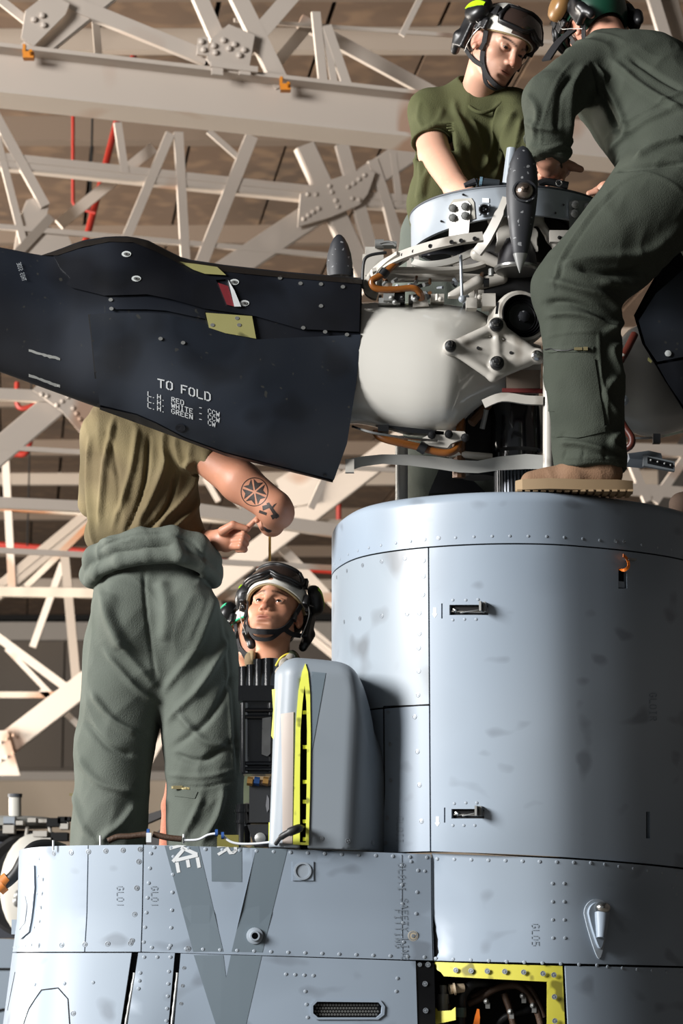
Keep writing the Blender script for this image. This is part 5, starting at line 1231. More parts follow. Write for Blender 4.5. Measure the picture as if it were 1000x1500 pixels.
# ------------------------------------------------------------------ people: shared builders
def frame(fwd, up):
    f = np.array(fwd, float); f /= np.linalg.norm(f); u = np.array(up, float); u -= f*(u@f); u /= np.linalg.norm(u)
    return np.stack([np.cross(f, u), f, u], 1)
def face_frame(yaw, pitch, roll):
    """degrees; yaw turns the face towards image left, pitch lifts it, roll leans its top towards image right"""
    y, p = R(yaw), R(pitch); f = np.array((-math.sin(y)*math.cos(p), -math.cos(y)*math.cos(p), math.sin(p)))
    A = frame(f, (0, 0, 1)); r = R(roll); X, U = A[:,0], A[:,2]     # X points to the person's right
    u = U*math.cos(r) - X*math.sin(r)
    return frame(f, u)
class Head:
    def __init__(s, o, A, k=1.0): s.o = np.array(o, float); s.A = A; s.k = k
    def L(s, *p): return s.o + s.A @ (np.array(p, float)*s.k)
    def local(s, V): return (V - s.o) @ s.A / s.k
def sculpt_head(hd, neck_to, neck_r=.056, h=.0018, frown=False, detail=True, wide=1.0):
    k = hd.k; A = hd.A; L = hd.L
    lo = np.minimum(hd.o - .155*k, np.array(neck_to) - .075); hi = np.maximum(hd.o + .155*k, np.array(neck_to) + .075)
    vx = Vox(lo, hi, h)
    def E(c, r, kk=.01, op='u', rot=None): vx.ell(L(*c), np.array(r)*k, A if rot is None else A @ rot, kk, op)
    def C(a, b, ra, rb, kk=.01, op='u'): vx.cone(L(*a), L(*b), ra*k, rb*k, kk, op)
    E((0,-.012,.038),(.077,.097,.088),.01); E((0,.022,-.02),(.066*wide,.070,.085),.03); E((0,.034,-.062),(.054*wide,.052,.056),.03)
    for s in (-1,1):
        C((s*.055*wide,-.002,-.058),(s*.022,.070,-.104),.016,.013,.025)
        E((s*.043*wide,.056,-.026),(.024,.022,.019),.02)
        C((s*.012,.087,.019),(s*.048,.068,.018),.009 if not frown else .0105,.008,.016)
    E((0,.073,-.103),(.022,.019,.016),.02); E((0,.074,-.064),(.034,.024,.03),.02); C((0,.083,.03),(0,.083,.055),.02,.03,.03)
    for s in (-1,1): E((s*.032,.093,-.001),(.019,.017,.0135),.012,'s')
    for s in (-1,1):
        E((s*.032,.0735,0),(.0148,.0148,.0148),.004)
        E((s*.032,.0895,-.001),(.0135,.012,.0046 if not frown else .0038),.003,'s')
        C((s*.019,.086,.0065),(s*.046,.078,.005),.0032,.003,.005)
    C((0,.085,.014),(0,.109,-.034),.0075,.0100,.012); E((0,.108,-.038),(.011,.010,.009),.008)
    for s in (-1,1): E((s*.0125,.098,-.041),(.0085,.010,.0075),.006); E((s*.0062,.106,-.0485),(.0038,.0055,.0035),.003,'s')
    E((0,.092,-.0665),(.024,.0085,.0052),.008); E((0,.0905,-.0765),(.020,.0085,.0055),.008); E((0,.1035,-.0712),(.0235,.010,.0018),.002,'s')
    E((0,.1035,-.056),(.0035,.004,.008),.006,'s'); E((0,.094,-.088),(.016,.005,.004),.01,'s')
    for s in (-1,1):
        rz = np.array(Matrix.Rotation(s*.35, 3, 'Z') @ Matrix.Rotation(-.2, 3, 'X'))
        E((s*.079,-.006,-.008),(.0085,.021,.033),.008,'u',rz); E((s*.086,-.001,-.004),(.006,.011,.019),.006,'s',rz); E((s*.083,-.002,-.034),(.006,.010,.010),.006)
    nb = L(0,-.025,-.055); vx.cone(nb, neck_to, .053*k, neck_r, .03)
    V, F = vx.mesh(); F = orient(V, F)
    q = hd.local(V); tint = np.zeros((len(V), 3))
    g = lambda c, r: np.exp(-(((q - np.array(c))/np.array(r))**2).sum(1)*1.4)
    tint[:,0] = np.clip(1.1*g((0,.10,-.0715),(.022,.016,.010)), 0, .62)
    br = np.zeros(len(V))
    for s in (-1,1):
        for t in np.linspace(0,1,7): br = np.maximum(br, g((s*(.014+.036*t), .093-.02*t, .0215+.004*math.sin(t*2.6)-(.005*(1-t) if frown else 0)), (.006,.016,.0052 - .0015*t)))
    tint[:,1] = np.clip(br*1.7, 0, .88)
    tint[:,1] = np.maximum(tint[:,1], np.clip((q[:,2]-.058)*60, 0, 1)*(q[:,1] < .075)*.9)
    tint[:,1] = np.maximum(tint[:,1], np.clip((-.02-q[:,1])*40, 0, 1)*(q[:,2] > -.05)*(np.abs(q[:,0]) < .077)*.85)
    tint[:,1] = np.maximum(tint[:,1], .18*np.clip((-.05-q[:,2])*60,0,1)*np.clip((q[:,1]-.0)*30,0,1)*(q[:,2] > -.125))
    tint[:,2] = np.clip(.55*g((0,.11,-.035),(.016,.02,.018)) + .5*g((.083,0,-.01),(.012,.03,.04)) + .5*g((-.083,0,-.01),(.012,.03,.04)) + .3*g((.045,.06,-.03),(.02,.03,.02)) + .3*g((-.045,.06,-.03),(.02,.03,.02)), 0, .8)
    return V, F, tint
def eyes(hd, body, gaze):
    for s in (-1,1):
        mb = MB(); c = hd.L(s*.032,.0735,0); g = hd.A @ np.array(gaze, float); g /= np.linalg.norm(g); r = .0138*hd.k
        pr = [(r*math.sin(t), r*math.cos(t)*1.0) for t in np.linspace(math.pi, 0, 25)]
        mb.lathe(pr, c, g, 20); me = mb.mesh('eye'); e = link('eye', me, [m_eyew, m_iris, m_pup], body, smooth=0)
        for p in me.polygons:
            d = (np.array(p.center) - c) / r; a = float(d @ g); p.material_index = 2 if a > .955 else (1 if a > .82 else 0)
def merge(parts):
    V = []; F = []; T = []; n = 0
    for p in parts:
        V.append(p[0]); F += [tuple(i+n for i in f) for f in p[1]]; T.append(p[2] if len(p) > 2 else np.zeros((len(p[0]),3))); n += len(p[0])
    return np.concatenate(V), F, np.concatenate(T)
def body_of(parts, m, th):
    V, F, T = merge(parts); me = to_mesh('body', V, F); set_attr(me, T); return link('body', me, m, th, smooth=0)
def shell_patch(hd, c, r, ph, te, thick, n=(24,12)):
    """piece of an ellipsoidal shell; ph = azimuth from the face direction, te = elevations, each end a number or a function"""
    out = []; c = np.array(c)
    for rr in (1.0, 1.0 - thick/np.mean(r)):
        rows = []
        for i in range(n[0]+1):
            a = R(ph[0] + (ph[1]-ph[0])*i/n[0]); row = []
            t0 = te[0](math.degrees(a)) if callable(te[0]) else te[0]; t1 = te[1](math.degrees(a)) if callable(te[1]) else te[1]
            for j in range(n[1]+1):
                t = R(t0 + (t1-t0)*j/n[1]); row.append(hd.L(*(c + np.array(r)*rr*np.array((math.sin(a)*math.cos(t), math.cos(a)*math.cos(t), math.sin(t))))))
            rows.append(row)
        out.append(rows)
    mb = MB(); ring = [list(a) + list(b)[::-1] for a, b in zip(*out)]
    mb.grid(ring, closed=True); mb.add(ring[0], [tuple(range(len(ring[0])))]); mb.add(ring[-1], [tuple(range(len(ring[0])))])
    return mb
def helmet(hd, th, shell, cap, cupm, backm=None, goggles=True, rim=None, liner=m_liner, side=None):
    c = (0,-.008,.034); r = (.099,.124,.108); k = hd.k
    brim = lambda a: 6 - 15*min(abs(a)/95, 1)**1.5
    hs = shell_patch(hd, c, r, (-100,100), (brim, 88), .006, (30,14)).build('helmet', shell, th, smooth=45)
    shell_patch(hd, c, tuple(q*.955 for q in r), (-98,98), (lambda a: brim(a)-2.5, 40), .008, (24,5)).build('helmet_liner', liner, hs, smooth=45)
    if rim is not None: 
        mb = MB(); mb.tube([hd.L(*(np.array(c)+np.array(r)*.985*np.array((math.sin(R(a))*math.cos(R(brim(a))), math.cos(R(a))*math.cos(R(brim(a))), math.sin(R(brim(a))))))) for a in range(-100,101,8)], .004*k, 8); mb.build('helmet_rim', rim, hs, smooth=60)
    shell_patch(hd, c, tuple(q*1.01 for q in r), (98,262), (-48,88), .007, (24,14)).build('helmet_back', backm or m_blk, hs, smooth=45)
    if cap is not None: shell_patch(hd, c, tuple(q*1.03 for q in r), (-97,30), (lambda a: brim(a)+1, 88), .004, (26,12)).build('helmet_cover', cap, hs, smooth=45)
    # side padding behind the ears
    for s in (-1,1):
        vx = Vox(hd.L(s*.095,-.03,.0) - .11*k, hd.L(s*.095,-.03,.0) + .11*k, .0035)
        vx.box(hd.L(s*.098,-.058,-.005), np.array((.012,.026,.05))*k, hd.A, .01, .008); vx.box(hd.L(s*.100,-.01,.045), np.array((.010,.045,.014))*k, hd.A, .01, .006)
        vx.box(hd.L(s*.103,.028,.036), np.array((.009,.014,.017))*k, hd.A, .004, .004); vx.cone(hd.L(s*.1,-.08,-.02), hd.L(s*.085,-.085,-.065), .018*k, .014*k, .01)
        vx.box(hd.L(s*.106,.002,.03), np.array((.008,.010,.02))*k, hd.A, .003, .003)
        V, F = vx.mesh(); F = orient(V, F); link('ear_guard', to_mesh('ear_guard', V, F), m_blk, hs, smooth=0)
        # ear cup swung up on the side
        ax = hd.A @ np.array((s*.93, -.12, .34)); o = hd.L(s*.100,-.022,.068); mb = MB()
        mb.lathe([(.030*k,-.004),(.046*k,.0),(.049*k,.012),(.047*k,.024),(.040*k,.034),(.025*k,.040),(0,.042)], o, ax, 28); cup = mb.build('ear_cup', cupm if side is None else m_blk, hs, smooth=50)
        if side is not None:
            mb = MB(); q = np.array(o) + ax*.031; t1 = hd.A @ np.array((0,.95,.3)); P = [q + t1*.045*k*x + ax*(.010*(1-x*x)) for x in np.linspace(-.95,.95,9)]
            mb.ribbon(P, ax, [.012*k,.018*k,.022*k,.024*k,.025*k,.024*k,.022*k,.018*k,.012*k], .006); mb.build('lime_stripe', side, cup, smooth=45)
        mb = MB(); mb.tube(smooth_path([hd.L(s*.108,.02,.03), hd.L(s*.122,.0,.035), hd.L(s*.14,-.025,.06), hd.L(s*.13,-.05,.07)],4), .0016, 6); mb.tube(smooth_path([hd.L(s*.108,.024,.03), hd.L(s*.115,.012,.0), hd.L(s*.105,-.01,-.03), hd.L(s*.09,-.03,-.06)],4), .0016, 6); mb.build('headset_wire', m_wire, hs)
    if goggles:
        gr = tuple(q*1.20 for q in r); P = lambda a, t, g=1.0: hd.L(*(np.array(c)+np.array(gr)*g*np.array((math.sin(R(a))*math.cos(R(t)), math.cos(R(a))*math.cos(R(t)), math.sin(R(t))))))
        lens = shell_patch(hd, c, tuple(q*.985 for q in gr), (-52,52), (lambda a: 14 + 8*max(0,1-abs(a)/14), lambda a: 47 - abs(a)*.12), .004, (28,8)).build('goggles', m_lens, hs, smooth=45)
        loop = [(a, 13 + 8*max(0,1-abs(a)/14)) for a in range(-54,55,6)] + [(57,22),(56,32)] + [(a, 48-abs(a)*.12) for a in range(54,-55,-6)] + [(-56,30),(-57,22)]
        mb = MB(); mb.tube([P(a,t) for a, t in loop], .006*k, 8, closed=True); mb.tube([P(a,t,.93) for a, t in loop], .009*k, 8, closed=True); mb.build('goggle_frame', m_blk, lens, smooth=60)
        for s in (-1,1):
            mb = MB(); pts = [P(s*a, 27-abs(a-56)*.05, 1.0 - .135*min((a-54)/40,1)) for a in range(54,150,8)]
            mb.ribbon(pts, [p - hd.L(*c) for p in pts], .026*k, .003); mb.build('goggle_strap', m_web, lens, smooth=45)
            mb = MB(); mb.box(P(s*66,26,.97), np.array((.005,.010,.015))*k, hd.A); mb.build('strap_buckle', m_blk, lens)
    # chin strap with its cup
    ps = []; 
    side_pts = [(.088,.026,.022),(.078,.035,-.022),(.066,.046,-.068),(.047,.066,-.100)]; front = [(.02,.088,-.117),(0,.092,-.120)]
    pts = [(-a,b,c_) for a,b,c_ in side_pts] + [(-.02,.088,-.117),(0,.092,-.120),(.02,.088,-.117)] + [tuple(q) for q in side_pts[::-1]]
    W_ = smooth_path([hd.L(*p) for p in pts], 4); nr = [p - hd.L(0,.01,-.03) for p in W_]
    mb = MB(); mb.ribbon(W_, nr, .017*k, .004); st = mb.build('chin_strap', m_web, hs, smooth=45)
    pts = [(-.056,.056,-.088),(-.03,.060,-.122),(0,.062,-.130),(.03,.060,-.122),(.056,.056,-.088)]; W_ = smooth_path([hd.L(*p) for p in pts], 4)
    mb = MB(); mb.ribbon(W_, [p - hd.L(0,.01,-.03) for p in W_], .012*k, .004); mb.build('chin_loop', m_web, st, smooth=45)
    for s in (-1,1):
        W_ = smooth_path([hd.L(s*.060,.050,-.082), hd.L(s*.074,.01,-.075), hd.L(s*.086,-.04,-.05)], 4); mb = MB(); mb.ribbon(W_, [p - hd.L(0,.0,-.03) for p in W_], .015*k, .004); mb.build('nape_strap', m_web, st, smooth=45)
        mb = MB(); mb.box(hd.L(s*.080,.036,-.028), np.array((.004,.010,.013))*k, hd.A); mb.build('strap_buckle', m_blk, st)
    return hs
def coat(name, vx, m, th, fl=(), st=(), Y=.5, adapt=0.0):
    V, F = vx.mesh(adapt); F = orient(V, F); N = fnormals(V, F)
    D = V
    for f in fl: D = folds(D, N, *f)
    if st: D = strokes(D, N, st, Y)
    o = link(name, to_mesh(name, D, F), m, th, smooth=0); return o, bvh_of(D, F)
def skin_piece(vx): V, F = vx.mesh(); return V, orient(V, F)
def bounds(pts, m): P = np.array(pts); return P.min(0) - m, P.max(0) + m
def ring_tube(o, ax, r1, r2, tr, u=None, n=24):
    ax = np.array(ax, float)/np.linalg.norm(ax); u = np.cross(ax, (0,1,0)) if u is None else np.array(u, float); u -= ax*(u@ax); u /= np.linalg.norm(u); v = np.cross(ax, u)
    mb = MB(); mb.tube([np.array(o) + r1*math.cos(2*math.pi*i/n)*u + r2*math.sin(2*math.pi*i/n)*v for i in range(n)], tr, 8, closed=True); return mb

# ------------------------------------------------------------------ 1: mechanic on the left, back to us
p1 = thing('person', 'person seen from behind in olive t-shirt with coverall tied at waist and tattooed arm', 'person', W(225, 1350, .62), 'maintenance crew')
Y1 = .62; q = lambda px, py, Y=Y1: W(px, py, Y)
lo, hi = bounds([q(100,560), q(370,860)], .0); lo[1] = .3; hi[1] = .95
vx = Vox(lo, hi, .0055)
vx.cone(q(203,645), q(212,770), .168, .168, .03, sy=.66); vx.cone(q(165,640), q(258,640), .075, .075, .05); vx.ell(q(212,785), (.178,.125,.07), None, .03)
vx.cone(q(150,640,.60), q(140,735,.74), .060, .052, .03); vx.cone(q(262,640,.58), q(318,668,.49), .085, .066, .03)
ax = q(318,668,.49) - q(262,640,.58); ax /= np.linalg.norm(ax); vx.box(q(323,673,.48) + ax*.07, (.07,.09,.09), frame(ax, (0,0,1))[:, [1,0,2]], .004, .002, 's')
vx.half(q(200,822), (.1, 0, -1))
st = [([(172,622),(158,690),(150,780)],.011,.010),([(205,640),(196,700),(170,785)],.011,.009),([(246,640),(240,700),(205,785)],.013,.011),([(285,668),(280,720),(232,788)],.012,.011),([(296,700),(285,750),(250,792)],.009,.008),
      ([(262,655),(272,690),(292,690)],.010,.010),([(222,650),(216,720),(190,790)],.008,-.008),([(262,700),(250,750),(216,792)],.009,-.009),([(135,650),(132,720),(140,800)],.010,.008),([(300,650),(318,662),(326,680)],.010,.006),([(160,640),(176,700),(180,760)],.008,-.006)]
tee1, tee1_b = coat('t_shirt', vx, m_tee1, p1, [(.0035,(16,5,4),.15,.6,1.0),(.002,(34,12,10),.2,.6,4.0)], st, Y1)
lo, hi = bounds([q(80,770), q(380,1330)], .0); lo[1] = .3; hi[1] = .95
vx = Vox(lo, hi, .0055)
vx.cone(q(222,850), q(228,945), .172, .196, .04, sy=.74); vx.ell(q(185,905,.53), (.10,.09,.12), None, .05); vx.ell(q(272,905,.53), (.10,.09,.12), None, .05)
vx.cone(q(190,950), q(168,1085), .132, .117, .03); vx.cone(q(168,1085), q(155,1300), .117, .106, .02)
vx.cone(q(283,950), q(302,1085,.6), .132, .122, .03); vx.cone(q(302,1085,.6), q(297,1300,.6), .122, .100, .02)
L1 = [(134,842,.62),(140,816,.545),(165,800,.49),(205,793,.475),(250,788,.47),(288,800,.495),(308,822,.56),(308,840,.64),(290,825,.75),(220,820,.77),(150,825,.73),(134,842,.62)]
for a, b in zip(L1[:-1], L1[1:]): vx.cone(q(*a), q(*b), .034, .036, .012)
L2 = [(133,850,.60),(140,838,.52),(175,822,.475),(215,815,.462),(255,812,.46),(295,828,.495),(314,850,.58)]
for a, b in zip(L2[:-1], L2[1:]): vx.cone(q(*a), q(*b), .021, .022, .010)
vx.cone(q(254,778,.46), q(262,815,.445), .013, .015, .012)
vx.half(q(200,1315), (0,0,-1))
st = [([(150,815),(200,800),(250,797)],.005,-.006),([(262,800),(290,812),(308,838)],.005,-.006),([(150,800),(180,806),(205,803)],.006,.005),
      ([(215,840),(222,920),(232,1000)],.006,-.006),([(150,870),(190,960),(232,1010)],.016,.008),([(320,880),(290,960),(245,1015)],.016,.008),([(160,960),(200,1010),(228,1030)],.012,.008),([(335,940),(300,1010),(250,1060)],.014,.010),([(345,990),(310,1060),(255,1100)],.013,-.008),
      ([(140,1020),(170,1060),(205,1080)],.012,.010),([(130,1060),(165,1100),(200,1110)],.012,-.007),([(118,1110),(150,1150),(205,1165)],.014,.008),([(200,1180),(180,1210),(150,1235)],.013,.009),([(110,1160),(125,1210),(150,1240)],.012,.007),
      ([(322,900),(335,1000),(345,1140)],.004,.004),([(328,900),(341,1000),(350,1140)],.004,-.004),([(265,1050),(300,1090),(340,1100)],.014,.009),([(258,1110),(300,1120),(345,1090)],.012,-.008),([(300,1170),(285,1205),(270,1235)],.012,.009),([(330,1160),(320,1200),(300,1235)],.010,.008),([(250,1138),(300,1143),(345,1132)],.006,.006),([(250,1154),(300,1158),(345,1146)],.004,-.005),
      ([(240,860),(250,900),(245,950)],.025,.010),([(170,880),(168,920),(185,960)],.025,.009)]
tr1, tr1_b = coat('tied_coverall', vx, m_sage, p1, [(.005,(9,6,5),.5,.8,2.0),(.003,(20,14,12),-.4,.8,7.0)], st, Y1)
f1 = onto(tr1_b)
patch('knee_zip', [(252,1151),(278,1153),(278,1157),(252,1155)], f1, m_zip, p1, 5, .002, .003); mb = MB(); mb.box(np.array(f1((262,1154),.006)), (.014,.004,.005)); mb.build('zip_pull', m_zip, p1)
patch('pocket_flap', [(254,1158),(290,1160),(286,1170),(256,1166)], f1, m_sage, p1, 6, .003, .003)
mb = MB(); mb.box(q(105,1164,.6), (.007,.002,.004)); mb.build('zip_pull', m_zip, p1)
# arms and hands
lo, hi = bounds([q(255,640,.4), q(440,830,.7)], .03); lo[1] = .3; hi[1] = .78
vx = Vox(lo, hi, .0028); c = lambda a, b, r1, r2, k=.01: vx.cone(q(*a), q(*b), r1, r2, k)
c((282,652,.54),(352,706,.43),.056,.061,.02); c((352,706,.43),(402,743,.40),.061,.050,.02); c((402,746,.40),(408,752,.42),.048,.046,.02)
c((404,752,.42),(398,768,.58),.045,.034,.02); c((398,768,.58),(392,766,.62),.034,.03,.02)
for i in range(4):
    dy = .018*i; c((398,754,.62-dy),(384,753,.60-dy),.0095,.009,.004); c((384,753,.60-dy),(378,763,.585-dy),.009,.0085,.004); c((378,763,.585-dy),(384,774,.58-dy),.0085,.0075,.004)
c((392,752,.56),(380,757,.50),.011,.009,.005); c((380,757,.50),(376,763,.47),.009,.0075,.004)
c((240,800,.72),(306,794,.60),.048,.034,.02); c((306,794,.60),(322,791,.55),.034,.034,.015)
vx.ell(q(331,790,.53), (.034,.024,.040), None, .012)
for i in range(3):
    y = 785 + 8.5*i; x = 2*(1-i); c((338,y-1,.525),(354+x,y-2,.49),.0115,.0105,.004); c((354+x,y-2,.49),(360+x,y+3,.50),.0105,.0095,.003); c((360+x,y+3,.50),(348,y+4,.515),.0095,.008,.003)
c((326,778,.50),(341,769,.48),.015,.012,.006); c((341,769,.48),(361,774,.48),.012,.0085,.004); c((338,776,.525),(362,775,.50),.011,.0095,.004); c((362,774,.50),(378,757.5,.49),.0095,.0068,.003)
arm1 = skin_piece(vx)
lo, hi = bounds([q(100,450), q(360,1370)], .0); lo[1] = .4; hi[1] = .9
vx = Vox(lo, hi, .012); c = lambda a, b, r1, r2, k=.03: vx.cone(q(*a), q(*b), r1, r2, k)
c((210,660,.67),(222,880,.64),.09,.105); c((160,650),(260,650),.05,.05); c((208,600),(206,560),.055,.055); c((190,950),(160,1320),.085,.05); c((283,950),(298,1320),.085,.05); vx.ell(q(205,520,.6), (.075,.095,.115), None, .03)
c((150,645,.62),(150,735,.76),.045,.04); c((150,735,.76),(245,800,.72),.04,.038)
b1 = body_of([arm1, skin_piece(vx)], m_skin1, p1)
arm_b = bvh_of(*arm1); fa = onto(arm_b); m_ink = mat('tattoo_ink', '#2b2320', .6)
cx, cy, rr = 372.5, 720.5, 20.5
def ink(poly, lift=.0006): patch('tattoo', poly, fa, m_ink, b1, 3, .0004, lift, smooth=None)
rim_ = [(cx+rr*math.cos(i*math.pi/20)*.98, cy+rr*math.sin(i*math.pi/20)*1.03) for i in range(41)]
mb = MB(); mb.grid([[fa((cx+(a-cx)*1.0, cy+(b-cy)*1.0), .0006), fa((cx+(a-cx)*.945, cy+(b-cy)*.945), .0006)] for a, b in rim_]); mb.build('tattoo', m_ink, b1, smooth=None)
for i in range(6):
    a0 = R(20+60*i); a1 = a0+R(60); pt = lambda a, r_: (cx+rr*r_*math.cos(a), cy+rr*r_*1.03*math.sin(a)); m_ = (a0+a1)/2
    ink([pt(a0+R(8),.42), pt(a0+R(6),.9), pt(m_,.62) if i % 2 else pt(m_,.66), pt(a1-R(6),.9), pt(a1-R(8),.42), pt(m_,.12)])
for poly in ([(384,741),(395,738),(397,743),(385,748)],[(390,737),(394,736),(409,757),(404,760)],[(380,747),(391,751),(390,755),(379,751)],[(396,755),(405,751),(409,755),(399,761)],[(401,739),(405,737),(398,747),(396,745)]): ink(poly)
wt = thing('hand_tool', 'black handled hand tool gripped in the tattooed mechanic\'s fist', 'tool', q(388,764,.53))
mb = MB(); mb.lathe([(.010,-.06),(.012,.0),(.012,.05),(.009,.058),(.011,.064),(.014,.07),(.014,.088),(.009,.094),(.004,.094),(.004,.098),(0,.098)], q(386,761,.56), q(395.5,776,.47)-q(386,761,.56), 16); mb.build('handle', m_blk, wt)
mb = MB(); mb.tube([q(395,786,.55), q(395,822,.56)], .004, 8); tag(mb.build('lanyard', mat('yellow_cord', '#b98a3c', .7)), 'thin yellow lanyard hanging under the black tool handle', 'cord')
# boots, mostly hidden below the deck edge
for x, Y in ((155,.60),(297,.58)):
    vx = Vox(q(x,1370,Y) + np.array((-.09,-.2,0)), q(x,1290,Y) + np.array((.09,.3,0)), .007); z0 = 1.705
    p = q(x,1300,Y); vx.cone((p[0],Y,z0+.06),(p[0],Y,z0+.2),.055,.06,.02); vx.cone((p[0],Y+.02,z0+.05),(p[0],Y+.2,z0+.045),.05,.042,.02); vx.half((0,0,z0),(0,0,-1))
    coat('boot', vx, m_bootu, p1)

# ------------------------------------------------------------------ 2: man looking up
p2 = thing('person', 'person in white helmet with goggles looking up beside the grey fairing', 'person', W(400, 1500, 1.31), 'maintenance crew')
h2 = Head(W(402.5, 900, 1.30), face_frame(13, 24, 5), 1.06)
nk = W(398, 985, 1.34); hv = sculpt_head(h2, nk, .058)
vx = Vox(W(300,1290,1.34)*np.array((1,0,1)) + np.array((0,1.05,-.9)), W(500,930,1.34)*np.array((1,0,1)) + np.array((0,1.62,0)), .011)
vx.cone(W(398,1010,1.36), W(398,1230,1.36), .10, .10, .03); vx.cone(W(345,1015,1.36), W(450,1015,1.36), .04, .04, .03); vx.cone(W(398,980,1.34), W(398,1020,1.36), .055, .07, .03)
b2_ = body_of([hv, skin_piece(vx)], m_skin2, p2); eyes(h2, b2_, (.06, 1, -.04))
helmet(h2, p2, m_whelm, None, m_blk, side=m_lime)
lo, hi = bounds([W(310,950,1.34), W(490,1600,1.34)], .02); lo[1] = 1.12; hi[1] = 1.64; lo[2] = 1.02
vx = Vox(lo, hi, .008)
vx.cone(W(398,1040,1.37), W(398,1230,1.37), .17, .165, .03, sy=.72); vx.cone(W(345,1012,1.37), W(452,1012,1.37), .06, .06, .04); vx.cone(W(372,966,1.29), W(398,990,1.32), .03, .05, .03); vx.cone(W(425,966,1.29), W(398,990,1.32), .03, .05, .03)
vx.cone(W(345,1012,1.37), W(340,1160,1.34), .06, .055, .03); vx.cone(W(452,1012,1.37), W(456,1160,1.34), .06, .055, .03)
for s in (-1,1): vx.cone(W(398+s*42,1250,1.37), W(398+s*40,1640,1.37), .10, .07, .03)
vx.cone(W(398,940,1.28), W(398,968,1.28), .05, .062, .01, 's')
coat('camouflage_jacket', vx, m_camo, p2, [(.004,(14,8,7),.3,.7,3.0)])
ring_tube(W(397,968,1.31), (0,-.35,1), .062, .066, .011, (1,0,0)).build('undershirt_collar', m_tee4, p2, smooth=60)

# ------------------------------------------------------------------ 3: man mostly hidden behind him
p3 = thing('person', 'person mostly hidden behind the upward looking man, green helmet rim showing', 'person', W(350, 1500, 1.97), 'maintenance crew')
h3 = Head(W(373, 935, 1.92), face_frame(-22, 14, 14), 1.0)
hv = sculpt_head(h3, W(368, 1000, 1.94), .055, .0032)
b3 = body_of([hv], m_skin2, p3); eyes(h3, b3, (0,1,0))
helmet(h3, p3, m_whelm, None, m_blk, rim=m_mint, side=m_mint)
lo, hi = bounds([W(300,975,1.97), W(440,1560,1.97)], .06); lo[1] = 1.78; hi[1] = 2.2; lo[2] = 1.02
vx = Vox(lo, hi, .009); vx.cone(W(368,1050,1.99), W(372,1220,1.99), .15, .15, .03, sy=.8); vx.cone(W(322,1030,1.99), W(414,1030,1.99), .06, .06, .04); vx.cone(W(368,985,1.96), W(368,1010,1.98), .07, .09, .03)
for s in (-1,1): vx.cone(W(372+s*34,1220,1.99), W(372+s*34,1640,1.99), .09, .07, .03)
coat('camouflage_jacket', vx, m_camo, p3, [(.004,(14,8,7),.3,.7,6.0)])
th = thing('work_platform', 'steel work platform hidden behind the nacelle under the two camouflaged men', 'platform', (-.62, 1.68, 0))
mb = MB(); mb.box((-.62,1.68,.98), (.60,.66,.025)); mb.build('platform_top', m_greymetal, th)
for x in (-1.17,-.06):
    for y in (1.07,2.28): mb = MB(); mb.box((x,y,.478), (.03,.03,.478)); mb.build('leg', m_greymetal, th)
vx = Vox(W(225,1240,1.0)-np.array((0,.2,.1)), W(262,1110,1.0)+np.array((0,.2,.05)), .004)
vx.cone(W(256,1110,1.0), W(249,1180,1.0), .016, .024, .02); vx.cone(W(249,1180,1.0), W(244,1290,1.0), .024, .034, .02)
V, F = vx.mesh(); F = orient(V, F); tag(link('padded_strap', to_mesh('padded_strap', V, F), mat('salmon_knit', '#b8765f', .9, var=.15, vs=90, bump=.4, bs=300), None, smooth=0), 'salmon pink textured strap hanging behind the left mechanic\'s right leg', 'strap')

# ------------------------------------------------------------------ 4: young man above the ring
p4 = thing('person', 'person in olive t-shirt and goggled helmet frowning down over the grey ring', 'person', W(690, 807, 1.0), 'maintenance crew')
h4 = Head(W(729, 69, .80), face_frame(-36, -27, 12), 1.03)
hv = sculpt_head(h4, W(697, 150, .95), .060, frown=True)
lo, hi = bounds([W(595,180,.85), W(720,310,.6)], .05); lo[1] = .45; hi[1] = 1.1
vx = Vox(lo, hi, .003); c = lambda a, b, r1, r2, k=.015: vx.cone(W(*a), W(*b), r1, r2, k)
c((628,185,.95),(636,225,.88),.056,.052); c((636,225,.88),(668,275,.68),.052,.040); c((668,275,.68),(690,290,.58),.040,.03)
vx.ell(W(700,293,.54), (.045,.04,.018), None, .015)
for i in range(4): c((706,288+i*3,.52-.012*i),(722,290+i*3,.48-.012*i),.010,.009,.004); c((722,290+i*3,.48-.012*i),(730,296+i*3,.46-.012*i),.009,.008,.004)
c((695,286,.54),(712,280,.52),.012,.009,.004)
arm4 = skin_piece(vx)
vx = Vox(W(590,560,1.0)*np.array((1,0,1)) + np.array((0,.7,-.6)), W(800,130,1.0)*np.array((1,0,1)) + np.array((0,1.3,0)), .012)
c((695,200,1.0),(668,380,1.05),.12,.12); c((640,168,.99),(740,168,.96),.04,.04); c((697,150,.95),(695,180,.98),.055,.07); c((745,168,.95),(766,235,.84),.04,.036); c((766,235,.84),(756,285,.66),.036,.03)
b4 = body_of([hv, arm4, skin_piece(vx)], m_skin4, p4); eyes(h4, b4, (-.05, 1, -.16))
helmet(h4, p4, m_whelm, m_brownshell, m_blk, side=m_lime, backm=m_brownshell)
lo, hi = bounds([W(585,100,.95), W(800,400,.95)], .02); lo[1] = .65; hi[1] = 1.3
vx = Vox(lo, hi, .0055)
vx.cone(W(692,200,1.0), W(678,330,1.03), .185, .178, .04, sy=.66); vx.cone(W(632,160,.97), W(752,158,.93), .062, .062, .05); vx.cone(W(694,140,.96), W(694,175,.98), .075, .10, .04)
vx.cone(W(628,165,.96), W(631,200,.92), .070, .064, .03); vx.cone(W(752,165,.93), W(766,225,.80), .068, .062, .03); vx.cone(W(660,215,.9), W(640,300,.93), .09, .10, .05)
